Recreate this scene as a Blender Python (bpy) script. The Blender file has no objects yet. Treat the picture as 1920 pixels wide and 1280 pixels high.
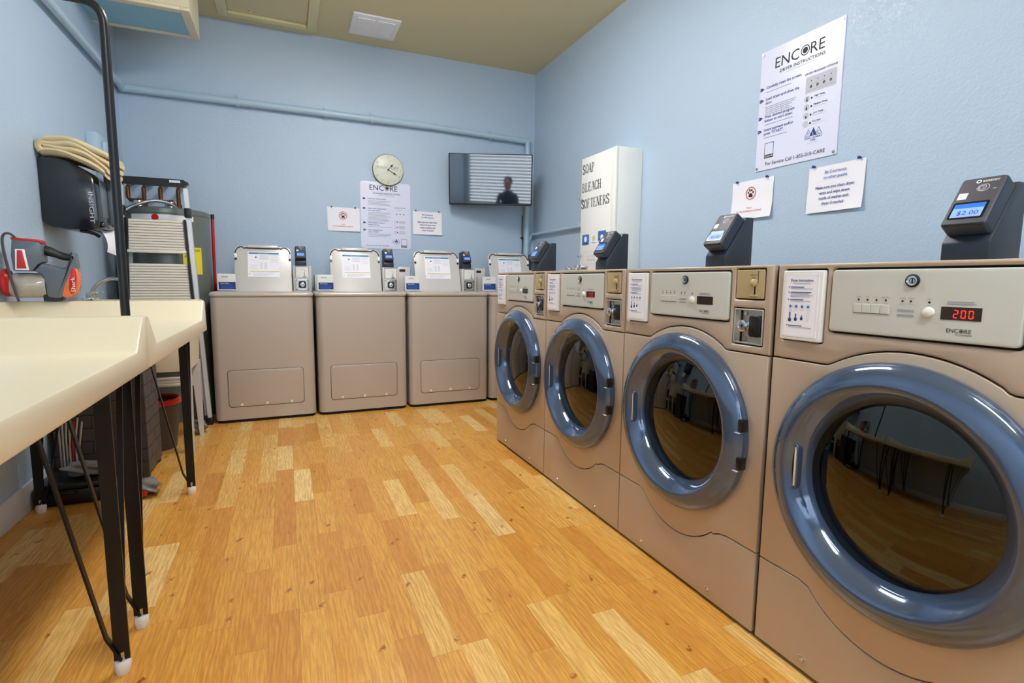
import bpy, bmesh, math, random
from mathutils import Vector, Matrix
from mathutils.geometry import tessellate_polygon
R = random.Random(7)
PI = math.pi
sc = bpy.context.scene
C = sc.collection

# ------------------------------------------------------------------ camera, world, lights, exposure
XL, XR, YB, YF, HC = -1.056, 2.237, 4.74, -1.7, 2.93
yaw, pitch, roll, fpx = .4034, .1153, .0094, 989.1
F = Vector((math.sin(yaw)*math.cos(pitch), math.cos(yaw)*math.cos(pitch), -math.sin(pitch)))
Rr = Vector((math.cos(yaw), -math.sin(yaw), 0)); Uu = Rr.cross(F)
R2 = Rr*math.cos(roll)+Uu*math.sin(roll); U2 = -Rr*math.sin(roll)+Uu*math.cos(roll)
cd = bpy.data.cameras.new('camera'); cam = bpy.data.objects.new('camera', cd); C.objects.link(cam)
M = Matrix((R2, U2, -F)).transposed().to_4x4(); M.translation = Vector((0, 0, 1)); cam.matrix_world = M
cd.sensor_width = 36; cd.lens = fpx*36/1920; cd.clip_start = .02
sc.camera = cam
sc.view_settings.view_transform = 'Standard'; sc.view_settings.look = 'None'
sc.view_settings.gamma = 1; sc.view_settings.use_curve_mapping = False
sc.view_settings.exposure = 0.98
sc.cycles.use_denoising = True
sc.cycles.sample_clamp_indirect = 6; sc.cycles.caustics_reflective = False; sc.cycles.caustics_refractive = False
sc.cycles.max_bounces = 10; sc.cycles.diffuse_bounces = 6
w = bpy.data.worlds.new('world'); sc.world = w; w.use_nodes = True
bg = w.node_tree.nodes['Background']; bg.inputs[0].default_value = (.75, .87, 1, 1); bg.inputs[1].default_value = 4.0
LAMP_E = 21.0          # emission of the ceiling tube diffusers
FIX = [(.62, 2.70, .30, 1.25), (.55, -.55, .30, 1.25)]      # ceiling fixtures: x, y, length (x), width (y)

# ------------------------------------------------------------------ materials
def lin(c): return tuple(((v/255+.055)/1.055)**2.4 if v/255 > .04045 else v/255/12.92 for v in c)
def mat(name, rgb, rough=.5, metal=0, bump=0, bscale=200, emit=0, spec=.5, coat=0, vary=0, vscale=3, trans=0):
    m = bpy.data.materials.new(name); m.use_nodes = True; nt = m.node_tree; b = nt.nodes['Principled BSDF']
    col = lin(rgb)+(1,)
    b.inputs['Base Color'].default_value = col
    b.inputs['Roughness'].default_value = rough; b.inputs['Metallic'].default_value = metal
    b.inputs['Specular IOR Level'].default_value = spec; b.inputs['Coat Weight'].default_value = coat
    b.inputs['Coat Roughness'].default_value = .05; b.inputs['Transmission Weight'].default_value = trans
    if emit:
        b.inputs['Emission Color'].default_value = col; b.inputs['Emission Strength'].default_value = emit
    if bump or vary:
        tc = nt.nodes.new('ShaderNodeTexCoord')
    if bump:
        n = nt.nodes.new('ShaderNodeTexNoise'); n.inputs['Scale'].default_value = bscale; n.inputs['Detail'].default_value = 3
        bp = nt.nodes.new('ShaderNodeBump'); bp.inputs['Strength'].default_value = bump; bp.inputs['Distance'].default_value = .002
        nt.links.new(tc.outputs['Object'], n.inputs['Vector']); nt.links.new(n.outputs[0], bp.inputs['Height'])
        nt.links.new(bp.outputs[0], b.inputs['Normal'])
    if vary:
        n = nt.nodes.new('ShaderNodeTexNoise'); n.inputs['Scale'].default_value = vscale; n.inputs['Detail'].default_value = 4
        mx = nt.nodes.new('ShaderNodeMix'); mx.data_type = 'RGBA'
        mx.inputs[6].default_value = tuple(v*(1-vary) for v in col[:3])+(1,); mx.inputs[7].default_value = tuple(min(1, v*(1+vary)) for v in col[:3])+(1,)
        nt.links.new(tc.outputs['Object'], n.inputs['Vector']); nt.links.new(n.outputs[0], mx.inputs[0]); nt.links.new(mx.outputs[2], b.inputs['Base Color'])
    return m

def glass_mat(name, tint, rough=.02, ior=1.5, boost=1.0):
    m = bpy.data.materials.new(name); m.use_nodes = True; nt = m.node_tree; nt.nodes.clear()
    o = nt.nodes.new('ShaderNodeOutputMaterial'); mx = nt.nodes.new('ShaderNodeMixShader'); fr = nt.nodes.new('ShaderNodeFresnel')
    g = nt.nodes.new('ShaderNodeBsdfGlossy'); t = nt.nodes.new('ShaderNodeBsdfTransparent')
    fr.inputs[0].default_value = ior; g.inputs['Roughness'].default_value = rough; t.inputs[0].default_value = tint+(1,)
    g.inputs[0].default_value = (boost, boost, boost*.95, 1)
    nt.links.new(fr.outputs[0], mx.inputs[0]); nt.links.new(t.outputs[0], mx.inputs[1]); nt.links.new(g.outputs[0], mx.inputs[2]); nt.links.new(mx.outputs[0], o.inputs[0])
    return m

def wall_mat(name, rgb):
    m = bpy.data.materials.new(name); m.use_nodes = True; nt = m.node_tree; b = nt.nodes['Principled BSDF']
    tc = nt.nodes.new('ShaderNodeTexCoord')
    n = nt.nodes.new('ShaderNodeTexNoise'); n.inputs['Scale'].default_value = 95; n.inputs['Detail'].default_value = 4; n.inputs['Roughness'].default_value = .6
    n2 = nt.nodes.new('ShaderNodeTexNoise'); n2.inputs['Scale'].default_value = 28; n2.inputs['Detail'].default_value = 3
    cr = nt.nodes.new('ShaderNodeValToRGB'); cr.color_ramp.elements[0].position = .42; cr.color_ramp.elements[1].position = .6
    ad = nt.nodes.new('ShaderNodeMath'); ad.operation = 'ADD'
    bp = nt.nodes.new('ShaderNodeBump'); bp.inputs['Strength'].default_value = .26; bp.inputs['Distance'].default_value = .003
    for q in (n, n2): nt.links.new(tc.outputs['Object'], q.inputs['Vector'])
    nt.links.new(n.outputs[0], cr.inputs[0]); nt.links.new(cr.outputs[0], ad.inputs[0]); nt.links.new(n2.outputs[0], ad.inputs[1])
    nt.links.new(ad.outputs[0], bp.inputs['Height']); nt.links.new(bp.outputs[0], b.inputs['Normal'])
    b.inputs['Base Color'].default_value = lin(rgb)+(1,); b.inputs['Roughness'].default_value = .36
    return m

def floor_mat():
    m = bpy.data.materials.new('laminate'); m.use_nodes = True; nt = m.node_tree; b = nt.nodes['Principled BSDF']
    N = nt.nodes.new; L = nt.links.new
    def math_(op, a, bb=None, c=None):
        n = N('ShaderNodeMath'); n.operation = op
        for i, v in enumerate((a, bb, c)):
            if v is None: continue
            if isinstance(v, (int, float)): n.inputs[i].default_value = v
            else: L(v, n.inputs[i])
        return n.outputs[0]
    tc = N('ShaderNodeTexCoord'); sp = N('ShaderNodeSeparateXYZ'); L(tc.outputs['Object'], sp.inputs[0])
    x, y = sp.outputs[0], sp.outputs[1]
    W_ = .081
    rx = math_('DIVIDE', x, W_); row = math_('FLOOR', rx)
    wn = N('ShaderNodeTexWhiteNoise'); wn.noise_dimensions = '1D'; L(row, wn.inputs['W'])
    yo = math_('ADD', math_('DIVIDE', y, .43), math_('MULTIPLY', wn.outputs[0], 7.3)); cell = math_('FLOOR', yo)
    # a second split of some cells
    cb = N('ShaderNodeCombineXYZ'); L(row, cb.inputs[0]); L(cell, cb.inputs[1])
    w2 = N('ShaderNodeTexWhiteNoise'); w2.noise_dimensions = '2D'; L(cb.outputs[0], w2.inputs['Vector'])
    w3 = N('ShaderNodeTexWhiteNoise'); w3.noise_dimensions = '3D'
    cb3 = N('ShaderNodeCombineXYZ'); L(row, cb3.inputs[0]); L(cell, cb3.inputs[1]); cb3.inputs[2].default_value = 5.5; L(cb3.outputs[0], w3.inputs['Vector'])
    # grain
    cg = N('ShaderNodeCombineXYZ'); L(math_('ADD', math_('MULTIPLY', x, 1.0), math_('MULTIPLY', w2.outputs[0], 9.0)), cg.inputs[0]); L(math_('MULTIPLY', y, .055), cg.inputs[1]); L(math_('MULTIPLY', w3.outputs[0], 3.0), cg.inputs[2])
    g1 = N('ShaderNodeTexNoise'); g1.inputs['Scale'].default_value = 210; g1.inputs['Detail'].default_value = 5; g1.inputs['Roughness'].default_value = .65; L(cg.outputs[0], g1.inputs['Vector'])
    g2 = N('ShaderNodeTexNoise'); g2.inputs['Scale'].default_value = 22; g2.inputs['Detail'].default_value = 3; g2.inputs['Distortion'].default_value = 1.2; L(cg.outputs[0], g2.inputs['Vector'])
    cw = N('ShaderNodeCombineXYZ'); L(math_('ADD', x, math_('MULTIPLY', w2.outputs[0], 9.0)), cw.inputs[0]); L(math_('MULTIPLY', y, .16), cw.inputs[1]); L(w3.outputs[0], cw.inputs[2])
    wv = N('ShaderNodeTexWave'); wv.wave_type = 'BANDS'; wv.bands_direction = 'X'; wv.inputs['Scale'].default_value = 22; wv.inputs['Distortion'].default_value = 9; wv.inputs['Detail'].default_value = 3; wv.inputs['Detail Scale'].default_value = 1.4; L(cw.outputs[0], wv.inputs['Vector'])
    ramp = N('ShaderNodeValToRGB'); e = ramp.color_ramp.elements
    stops = [(0, (204, 134, 44)), (.3, (220, 156, 60)), (.70, (228, 170, 76)), (.80, (234, 188, 102)), (1, (244, 212, 142))]
    e[0].position = 0; e[0].color = lin(stops[0][1])+(1,); e[1].position = 1; e[1].color = lin(stops[-1][1])+(1,)
    for p_, c_ in stops[1:-1]:
        q = e.new(p_); q.color = lin(c_)+(1,)
    L(w2.outputs[0], ramp.inputs[0])
    def mixc(fac, a, bcol, mode='MIX'):
        n = N('ShaderNodeMix'); n.data_type = 'RGBA'; n.blend_type = mode
        if isinstance(fac, float): n.inputs[0].default_value = fac
        else: L(fac, n.inputs[0])
        for i, v in ((6, a), (7, bcol)):
            if isinstance(v, tuple): n.inputs[i].default_value = v+(1,)
            else: L(v, n.inputs[i])
        return n.outputs[2]
    gr = N('ShaderNodeValToRGB'); gr.color_ramp.elements[0].position = .40; gr.color_ramp.elements[1].position = .60; L(g1.outputs[0], gr.inputs[0])
    c1 = mixc(math_('MULTIPLY', math_('SUBTRACT', 1.0, gr.outputs[0]), .5), ramp.outputs[0], lin((160, 82, 18)))
    gw = N('ShaderNodeValToRGB'); gw.color_ramp.elements[0].position = .05; gw.color_ramp.elements[1].position = .45; L(wv.outputs[0], gw.inputs[0])
    c2 = mixc(math_('MULTIPLY', math_('SUBTRACT', 1.0, gw.outputs[0]), math_('MULTIPLY', w3.outputs[0], .38)), c1, lin((150, 84, 30)))
    c2 = mixc(math_('MULTIPLY', g2.outputs[0], .25), c2, lin((246, 200, 110)))
    # knots
    vo = N('ShaderNodeTexVoronoi'); vo.voronoi_dimensions = '2D'; vo.inputs['Scale'].default_value = 4.6; vo.inputs['Randomness'].default_value = 1
    ck = N('ShaderNodeCombineXYZ'); nz = N('ShaderNodeTexNoise'); nz.inputs['Scale'].default_value = 60; L(tc.outputs['Object'], nz.inputs['Vector'])
    L(math_('ADD', math_('MULTIPLY', x, 1.5), math_('MULTIPLY', nz.outputs[0], .06)), ck.inputs[0]); L(math_('ADD', y, math_('MULTIPLY', nz.outputs[0], .05)), ck.inputs[1]); L(ck.outputs[0], vo.inputs['Vector'])
    kn = N('ShaderNodeMapRange'); kn.inputs['From Min'].default_value = .018; kn.inputs['From Max'].default_value = .062; kn.inputs['To Min'].default_value = 1; kn.inputs['To Max'].default_value = 0; L(vo.outputs['Distance'], kn.inputs['Value'])
    ksep = N('ShaderNodeSeparateColor'); L(vo.outputs['Color'], ksep.inputs[0])
    km = math_('MULTIPLY', kn.outputs[0], math_('GREATER_THAN', ksep.outputs[0], .42))
    c3 = mixc(math_('MULTIPLY', km, .85), c2, lin((132, 58, 14)))
    # joints
    fx = math_('FRACT', rx); fy = math_('FRACT', yo)
    jx = math_('LESS_THAN', math_('MINIMUM', fx, math_('SUBTRACT', 1.0, fx)), .010)
    jy = math_('LESS_THAN', math_('MINIMUM', fy, math_('SUBTRACT', 1.0, fy)), .0022)
    c4 = mixc(math_('MULTIPLY', math_('MAXIMUM', jx, jy), .45), c3, lin((150, 92, 40)))
    L(c4, b.inputs['Base Color'])
    b.inputs['Roughness'].default_value = .34
    bp = N('ShaderNodeBump'); bp.inputs['Strength'].default_value = .12; bp.inputs['Distance'].default_value = .001; L(g1.outputs[0], bp.inputs['Height']); L(bp.outputs[0], b.inputs['Normal'])
    return m

M_wall = wall_mat('blue wall paint', (180, 200, 219))
M_ceil = mat('ceiling paint', (214, 202, 160), .75, bump=.25, bscale=120)
M_trimc = mat('ceiling trim paint', (224, 216, 164), .45)
M_floor = floor_mat()
M_base = mat('white baseboard', (226, 228, 226), .4)
M_pipe = mat('pipe paint', (176, 202, 218), .32, vary=.06, vscale=20)
M_white = mat('white', (240, 240, 240), .4)
M_paper = mat('paper', (242, 240, 246), .55)
M_sign = mat('sign plastic', (226, 228, 248), .3)
M_black = mat('black plastic', (16, 17, 20), .35)
M_blackg = mat('gloss black', (8, 9, 11), .08, spec=.7)
M_gap = mat('gap shade and black rubber', (12, 10, 9), .8)  # near-black: shade of grooves and recesses put into the colour; also gasket, feet, base
M_champ = mat('champagne enamel', (190, 171, 150), .30, metal=.12, bump=.05, bscale=900)
M_washm = mat('washer enamel', (186, 176, 164), .28, metal=.15, bump=.05, bscale=900)
M_lid = mat('lid enamel', (205, 201, 196), .3, metal=.1)
M_panel = mat('control fascia', (200, 202, 192), .34)
M_cream = mat('coin plate', (196, 174, 128), .35, metal=.3)
M_card = mat('card plastic', (232, 230, 224), .3)
M_ring = mat('blue grey plastic', (82, 100, 128), .08, metal=.5, spec=.8, coat=.5)
M_steel = mat('steel', (200, 200, 196), .25, metal=1)
M_zinc = mat('zinc plate', (188, 190, 184), .3, metal=.35)
M_chrome = mat('chrome', (225, 228, 230), .08, metal=1)
M_drum = mat('drum metal', (120, 120, 112), .35, metal=.9)
M_glass = glass_mat('door glass', (.05, .065, .05), .02, 1.65, 1.0)
M_read = mat('reader shell', (34, 44, 56), .42, bump=.1, bscale=600)
M_readf = mat('reader face', (70, 68, 74), .5)
M_lcd = mat('lcd', (110, 140, 240), .5, emit=.5)
M_lcdb = mat('lcd bar', (28, 92, 205), .3, emit=.5)
M_red = mat('red led', (255, 30, 22), .4, emit=2.2)
M_disp = mat('display window', (34, 20, 16), .12)
M_ink = mat('ink', (22, 22, 26), .6)
M_grey = mat('grey ink', (150, 150, 160), .6)
M_lgrey = mat('light grey ink', (196, 196, 206), .6)
M_navy = mat('navy ink', (26, 52, 128), .6)
M_blue = mat('blue ink', (52, 112, 190), .6)
M_teal = mat('teal ink', (42, 142, 176), .6)
M_yel = mat('yellow ink', (216, 206, 110), .6)
M_redk = mat('red ink', (222, 84, 84), .6)
M_pink = mat('pink ink', (222, 120, 110), .6)
M_tray = mat('molded tray', (222, 210, 180), .3, vary=.03, vscale=4)
M_legm = mat('black steel', (20, 19, 19), .33, metal=.3)
M_rubw = mat('white rubber', (225, 225, 220), .5)
M_alu = mat('white aluminium', (222, 224, 228), .3, metal=.3)
M_tread = mat('tread', (232, 226, 212), .4)
M_heater = mat('heater jacket', (120, 126, 118), .3, metal=.35)
M_copper = mat('copper', (112, 70, 40), .35, metal=.9)
M_lime = mat('yellow label', (238, 220, 40), .5)
M_rope = mat('braided hose', (150, 152, 156), .3, metal=.8, bump=.4, bscale=300)
M_redp = mat('red plastic', (196, 22, 26), .3)
M_orange = mat('orange plastic', (240, 110, 34), .25, coat=.5)
M_vacg = mat('vacuum grey', (96, 106, 116), .3)
M_dust = mat('dust cup', (168, 160, 148), .15, coat=.6, vary=.3, vscale=25)
M_towel = mat('towel cloth', (212, 194, 152), .95, bump=1.0, bscale=350)
M_disp2 = mat('dispenser smoke plastic', (22, 27, 36), .16, coat=.3)
M_hamper = mat('resin brick', (72, 66, 64), .5, bump=.15, bscale=150)
M_bin = mat('bin plastic', (70, 62, 58), .5)
M_bag = mat('clear plastic bag', (150, 150, 150), .12, trans=.3, bump=1.0, bscale=40)
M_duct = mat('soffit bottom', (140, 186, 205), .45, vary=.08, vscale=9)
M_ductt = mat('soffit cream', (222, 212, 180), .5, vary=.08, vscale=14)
M_cab = mat('cabinet white', (240, 240, 234), .28)
M_clock = mat('clock face', (222, 224, 206), .35)
M_tv = mat('tv screen', (14, 32, 46), .03, spec=1.0, coat=1.0)
M_tvb = mat('tv shell', (14, 14, 16), .3)
M_blind = mat('blind slat', (235, 235, 235), .5)
M_tub = mat('tub plastic', (226, 214, 186), .4)
M_lamp = mat('lamp diffuser', (252, 252, 255), .5, emit=LAMP_E)
M_skin = mat('skin', (190, 140, 115), .5)
M_cloth = mat('dark cloth', (40, 42, 48), .9)
M_hair = mat('hair', (30, 24, 20), .7)

# ------------------------------------------------------------------ mesh builder
def rrect(x0, z0, x1, z1, r, n=5):
    pts = []
    for cx, cz, a in ((x1-r, z1-r, 0), (x0+r, z1-r, 90), (x0+r, z0+r, 180), (x1-r, z0+r, 270)):
        for i in range(n+1):
            t = math.radians(a+90*i/n); pts.append((cx+r*math.cos(t), cz+r*math.sin(t)))
    return pts
def circ(cx, cz, r, n=32, rz=None): return [(cx+r*math.cos(2*PI*i/n), cz+(rz or r)*math.sin(2*PI*i/n)) for i in range(n)]
def area2(p): return sum(p[i][0]*p[(i+1) % len(p)][1]-p[(i+1) % len(p)][0]*p[i][1] for i in range(len(p)))
def inset(p, d):
    n = len(p); s = 1 if area2(p) > 0 else -1; out = []
    for i in range(n):
        a = Vector(p[i-1]); b = Vector(p[i]); c = Vector(p[(i+1) % n])
        e1 = (b-a).normalized() if (b-a).length > 1e-9 else (c-b).normalized(); e2 = (c-b).normalized() if (c-b).length > 1e-9 else e1
        n1 = Vector((-e1.y, e1.x)); n2 = Vector((-e2.y, e2.x)); m_ = n1+n2
        if m_.length < 1e-6: m_ = n1
        m_.normalize(); k = max(.45, m_.dot(n1)); q = b+m_*(s*d/k); out.append((q.x, q.y))
    return out
_tx = {}
def text_data(s):
    if s not in _tx:
        cu = bpy.data.curves.new('t', 'FONT'); cu.body = s; cu.size = 1; cu.resolution_u = 2
        o = bpy.data.objects.new('t', cu); C.objects.link(o)
        dg = bpy.context.evaluated_depsgraph_get(); me = o.evaluated_get(dg).to_mesh()
        v = [(a.co.x, a.co.y) for a in me.vertices]; f = [tuple(p.vertices) for p in me.polygons]
        o.evaluated_get(dg).to_mesh_clear(); bpy.data.objects.remove(o); bpy.data.curves.remove(cu)
        _tx[s] = (v, f)
    return _tx[s]

class MB:
    """collects shapes and links them as ONE mesh object"""
    def __init__(s): s.v = []; s.f = []; s.m = []; s.mats = []
    def mi(s, m):
        if m not in s.mats: s.mats.append(m)
        return s.mats.index(m)
    def add(s, vs, fs, m, T=None):
        o = len(s.v); k = s.mi(m)
        s.v += [tuple(T @ Vector(v)) if T else tuple(v) for v in vs]
        s.f += [tuple(i+o for i in f) for f in fs]; s.m += [k]*len(fs); return s
    def addbm(s, bm, m, T=None):
        bm.verts.index_update(); s.add([v.co[:] for v in bm.verts], [[v.index for v in f.verts] for f in bm.faces], m, T); bm.free(); return s
    def box(s, a, b, m, bev=0, seg=2, T=None):
        bm = bmesh.new(); bmesh.ops.create_cube(bm, size=1)
        for v in bm.verts: v.co = Vector([(a[i]+b[i])/2+v.co[i]*(b[i]-a[i]) for i in range(3)])
        if bev: bmesh.ops.bevel(bm, geom=bm.edges[:], offset=bev, segments=seg, profile=.5, affect='EDGES')
        return s.addbm(bm, m, T)
    def prism(s, pts, m, a, b, axis='y', bev=0, T=None):
        """2-D outline extruded from a to b along an axis: y -> (x,z), x -> (y,z), z -> (x,y)"""
        def P(p, t): return {'y': (p[0], t, p[1]), 'x': (t, p[0], p[1]), 'z': (p[0], p[1], t)}[axis]
        bm = bmesh.new(); v0 = [bm.verts.new(P(p, a)) for p in pts]; v1 = [bm.verts.new(P(p, b)) for p in pts]; n = len(pts)
        bm.faces.new(v0); bm.faces.new(v1[::-1])
        for i in range(n): bm.faces.new((v0[i], v0[(i+1) % n], v1[(i+1) % n], v1[i]))
        bmesh.ops.recalc_face_normals(bm, faces=bm.faces[:])
        if bev:
            es = [e for e in bm.edges if e.calc_face_angle(0) > .5]
            bmesh.ops.bevel(bm, geom=es, offset=bev, segments=2, profile=.5, affect='EDGES')
        return s.addbm(bm, m, T)
    def plate(s, outer, holes, m, y0, y1, r=0, seg=3, T=None):
        """plate in the x-z plane facing -y, front at y0, back at y1, with holes and rounded edges"""
        loops = [outer]+list(holes); steps = []
        if r:
            for i in range(seg+1):
                t = PI/2*i/seg; steps.append((r*(1-math.sin(t)), y0+r*(1-math.cos(t))))
        else: steps = [(0, y0)]
        steps.append((0, y1)); vs = []; fs = []; first = []
        for li, lp in enumerate(loops):
            sg = 1 if li == 0 else -1; rings = []
            for d, y in steps:
                q = inset(lp, d*sg) if d > 1e-7 else lp
                rings.append(list(range(len(vs), len(vs)+len(q)))); vs += [(p[0], y, p[1]) for p in q]
            first.append(rings[0])
            for k in range(len(rings)-1):
                A, B = rings[k], rings[k+1]; n = len(A)
                for i in range(n): fs.append((A[i], A[(i+1) % n], B[(i+1) % n], B[i]))
        flat = [i for rg in first for i in rg]
        tris = tessellate_polygon([[Vector((vs[i][0], vs[i][2], 0)) for i in rg] for rg in first])
        for t in tris: fs.append(tuple(flat[i] for i in t))
        return s.add(vs, fs, m, T)
    def face(s, pts, m, y, T=None):
        return s.add([(p[0], y, p[1]) for p in pts], [tuple(range(len(pts)))], m, T)
    def bar(s, x0, z0, x1, z1, m, y=-.0006, T=None): return s.face([(x0, z0), (x1, z0), (x1, z1), (x0, z1)], m, y, T)
    def ring(s, cx, cz, r0, r1, m, y=-.0006, n=28, T=None):
        vs = [(cx+r*math.cos(2*PI*i/n), y, cz+r*math.sin(2*PI*i/n)) for r in (r0, r1) for i in range(n)]
        return s.add(vs, [(i, (i+1) % n, n+(i+1) % n, n+i) for i in range(n)], m, T)
    def cyl(s, a, b, r, m, r2=None, n=20, cap=True, T=None):
        a, b = Vector(a), Vector(b); d = (b-a).normalized(); u = d.orthogonal().normalized(); w_ = d.cross(u); r2 = r if r2 is None else r2
        vs = [tuple(p+(u*math.cos(2*PI*i/n)+w_*math.sin(2*PI*i/n))*q) for p, q in ((a, r), (b, r2)) for i in range(n)]
        fs = [(i, (i+1) % n, n+(i+1) % n, n+i) for i in range(n)]
        if cap: fs += [tuple(range(n))[::-1], tuple(range(n, 2*n))]
        return s.add(vs, fs, m, T)
    def tube(s, pts, r, m, n=12, smooth=0, T=None, flat=None):
        """round tube along points; r a number or list; flat=(w,h,up) for a flat bar"""
        P = [Vector(p) for p in pts]
        for _ in range(smooth):
            Q = [P[0]]
            for i in range(len(P)-1): Q += [P[i]*.75+P[i+1]*.25, P[i]*.25+P[i+1]*.75]
            P = Q+[P[-1]]
        rr = r if isinstance(r, list) else [r]*len(P)
        if isinstance(r, list) and len(r) != len(P): rr = [r[min(len(r)-1, int(i*(len(r)-1)/(len(P)-1)))] for i in range(len(P))]
        vs = []; fs = []; up = Vector(flat[2]) if flat else None; prev = None
        for i, p in enumerate(P):
            d = (P[min(i+1, len(P)-1)]-P[max(i-1, 0)]).normalized()
            if flat: u = (up-d*up.dot(d)).normalized(); w_ = d.cross(u)
            else:
                if prev is None: u = d.orthogonal().normalized()
                else: u = (prev-d*prev.dot(d)).normalized()
                prev = u; w_ = d.cross(u)
            if flat: vs += [tuple(p+u*a*flat[0]/2+w_*b_*flat[1]/2) for a, b_ in ((1, 1), (-1, 1), (-1, -1), (1, -1))]
            else: vs += [tuple(p+(u*math.cos(2*PI*k/n)+w_*math.sin(2*PI*k/n))*rr[i]) for k in range(n)]
        k_ = 4 if flat else n
        for i in range(len(P)-1):
            for k in range(k_): fs.append((i*k_+k, i*k_+(k+1) % k_, (i+1)*k_+(k+1) % k_, (i+1)*k_+k))
        fs += [tuple(range(k_))[::-1], tuple(range((len(P)-1)*k_, len(P)*k_))]
        return s.add(vs, fs, m, T)
    def lathe(s, prof, m, c=(0, 0, 0), axis='y', n=48, T=None, sx=1, sz=1):
        """profile (r, t) spun about an axis through c; t runs along the axis"""
        vs = []; fs = []
        for r, t in prof:
            for i in range(n):
                a = 2*PI*i/n; p = (r*math.cos(a)*sx, r*math.sin(a)*sz)
                vs.append({'y': (c[0]+p[0], c[1]+t, c[2]+p[1]), 'z': (c[0]+p[0], c[1]+p[1], c[2]+t), 'x': (c[0]+t, c[1]+p[0], c[2]+p[1])}[axis])
        for k in range(len(prof)-1):
            for i in range(n): fs.append((k*n+i, k*n+(i+1) % n, (k+1)*n+(i+1) % n, (k+1)*n+i))
        return s.add(vs, fs, m, T)
    def text(s, t, x, z, size, m, align='l', y=-.0008, xs=1.0, bold=0, T=None):
        v, f = text_data(t)
        if not v: return s
        mn = min(a[0] for a in v); mx = max(a[0] for a in v); wd = (mx-mn)*size*xs
        ox = x-mn*size*xs-(wd/2 if align == 'c' else wd if align == 'r' else 0)
        for k, (dx, dz) in enumerate([(0, 0)]+([(bold, 0), (0, bold), (bold, bold)] if bold else [])):
            s.add([(ox+a[0]*size*xs+dx, y-k*.00005, z+a[1]*size+dz) for a in v], f, m, T)
        return s
    def lines(s, x0, x1, z, n, dz, h, m, y=-.0006, jag=.3):
        for i in range(n):
            s.bar(x0, z-i*dz, x1-(x1-x0)*jag*R.random(), z-i*dz+h, m, y)
        return s
    def build(s, name, parent=None, smooth=True, ang=35, loc=None, rz=0):
        me = bpy.data.meshes.new(name); me.from_pydata(s.v, [], s.f); me.update()
        for m in s.mats: me.materials.append(m)
        me.polygons.foreach_set('material_index', s.m)
        bm = bmesh.new(); bm.from_mesh(me); bmesh.ops.recalc_face_normals(bm, faces=bm.faces[:]); bm.to_mesh(me); bm.free()
        if smooth:
            me.polygons.foreach_set('use_smooth', [True]*len(me.polygons)); me.set_sharp_from_angle(angle=math.radians(ang))
        o = bpy.data.objects.new(name, me); C.objects.link(o)
        if parent: o.parent = parent
        if loc: o.location = loc; o.rotation_euler = (0, 0, rz)
        return o
def tag(o, label, cat=None, group=None, kind=None):
    if label: o['label'] = label
    if cat: o['category'] = cat
    if group: o['group'] = group
    if kind: o['kind'] = kind
    return o
def thing(name, label, cat, loc=(0, 0, 0), rz=0, group=None):
    o = bpy.data.objects.new(name, None); C.objects.link(o); o.location = loc; o.rotation_euler = (0, 0, rz); o.empty_display_size = .05
    return tag(o, label, cat, group)
def struct(name, mb, loc=None, rz=0):
    o = mb.build(name, loc=loc, rz=rz); o['kind'] = 'structure'; return o
def copy_tree(o, parent=None):
    c = o.copy(); C.objects.link(c); c.parent = parent
    for ch in list(o.children): copy_tree(ch, c)
    return c
RW, LW = -PI/2, PI/2      # rotation of things on the right / left wall: local x = viewer's right, -y = out of the wall
def rot(ax, a, c=(0, 0, 0)):
    c = Vector(c); return Matrix.Translation(c) @ Matrix.Rotation(a, 4, ax) @ Matrix.Translation(-c)

# ------------------------------------------------------------------ room shell
struct('floor', MB().box((XL-.1, YF-.1, -.08), (XR+.1, YB+.1, 0), M_floor))
struct('ceiling', MB().box((XL-.1, YF-.1, HC), (XR+.1, YB+.1, HC+.08), M_ceil))
struct('wall_back', MB().box((XL-.1, YB, 0), (XR+.1, YB+.1, HC), M_wall))
struct('wall_right', MB().box((XR, YF, 0), (XR+.1, YB, HC), M_wall))
struct('wall_left', MB().box((XL-.1, YF, 0), (XL, YB, HC), M_wall))
WX0, WX1, WZ0, WZ1 = -.97, 1.25, 1.05, 2.3
rw = MB()
rw.box((XL-.1, YF-.1, 0), (WX0, YF, HC), M_wall).box((WX1, YF-.1, 0), (XR+.1, YF, HC), M_wall)
rw.box((WX0, YF-.1, 0), (WX1, YF, WZ0), M_wall).box((WX0, YF-.1, WZ1), (WX1, YF, HC), M_wall)
struct('wall_front', rw)
wm = MB()
for a, b in (((WX0, YF-.06, WZ0), (WX0+.04, YF+.01, WZ1)), ((WX1-.04, YF-.06, WZ0), (WX1, YF+.01, WZ1)), ((WX0, YF-.06, WZ1-.04), (WX1, YF+.01, WZ1)), ((WX0, YF-.06, WZ0), (WX1, YF+.03, WZ0+.04))):
    wm.box(a, b, M_white)
struct('window_1', wm)
bl = MB(); nsl = 18
for i in range(nsl):
    z = WZ0+.06+i*(WZ1-WZ0-.1)/nsl
    bl.box((WX0+.045, -.018, -.001), (WX1-.045, .026, .001), M_blind, T=Matrix.Translation((0, YF+.05, z)) @ Matrix.Rotation(math.radians(62), 4, 'X'))
bl.box((WX0+.04, YF+.02, WZ1-.07), (WX1-.04, YF+.07, WZ1-.03), M_blind)
tag(bl.build('window_blind'), 'white horizontal slat blind over the window behind the camera, seen reflected in the television', 'blind')
struct('baseboard_left', MB().box((XL, YF, 0), (XL+.014, YB, .12), M_base, .004))
struct('baseboard_back', MB().box((XL, YB-.014, 0), (XR, YB, .12), M_base, .004))
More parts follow.
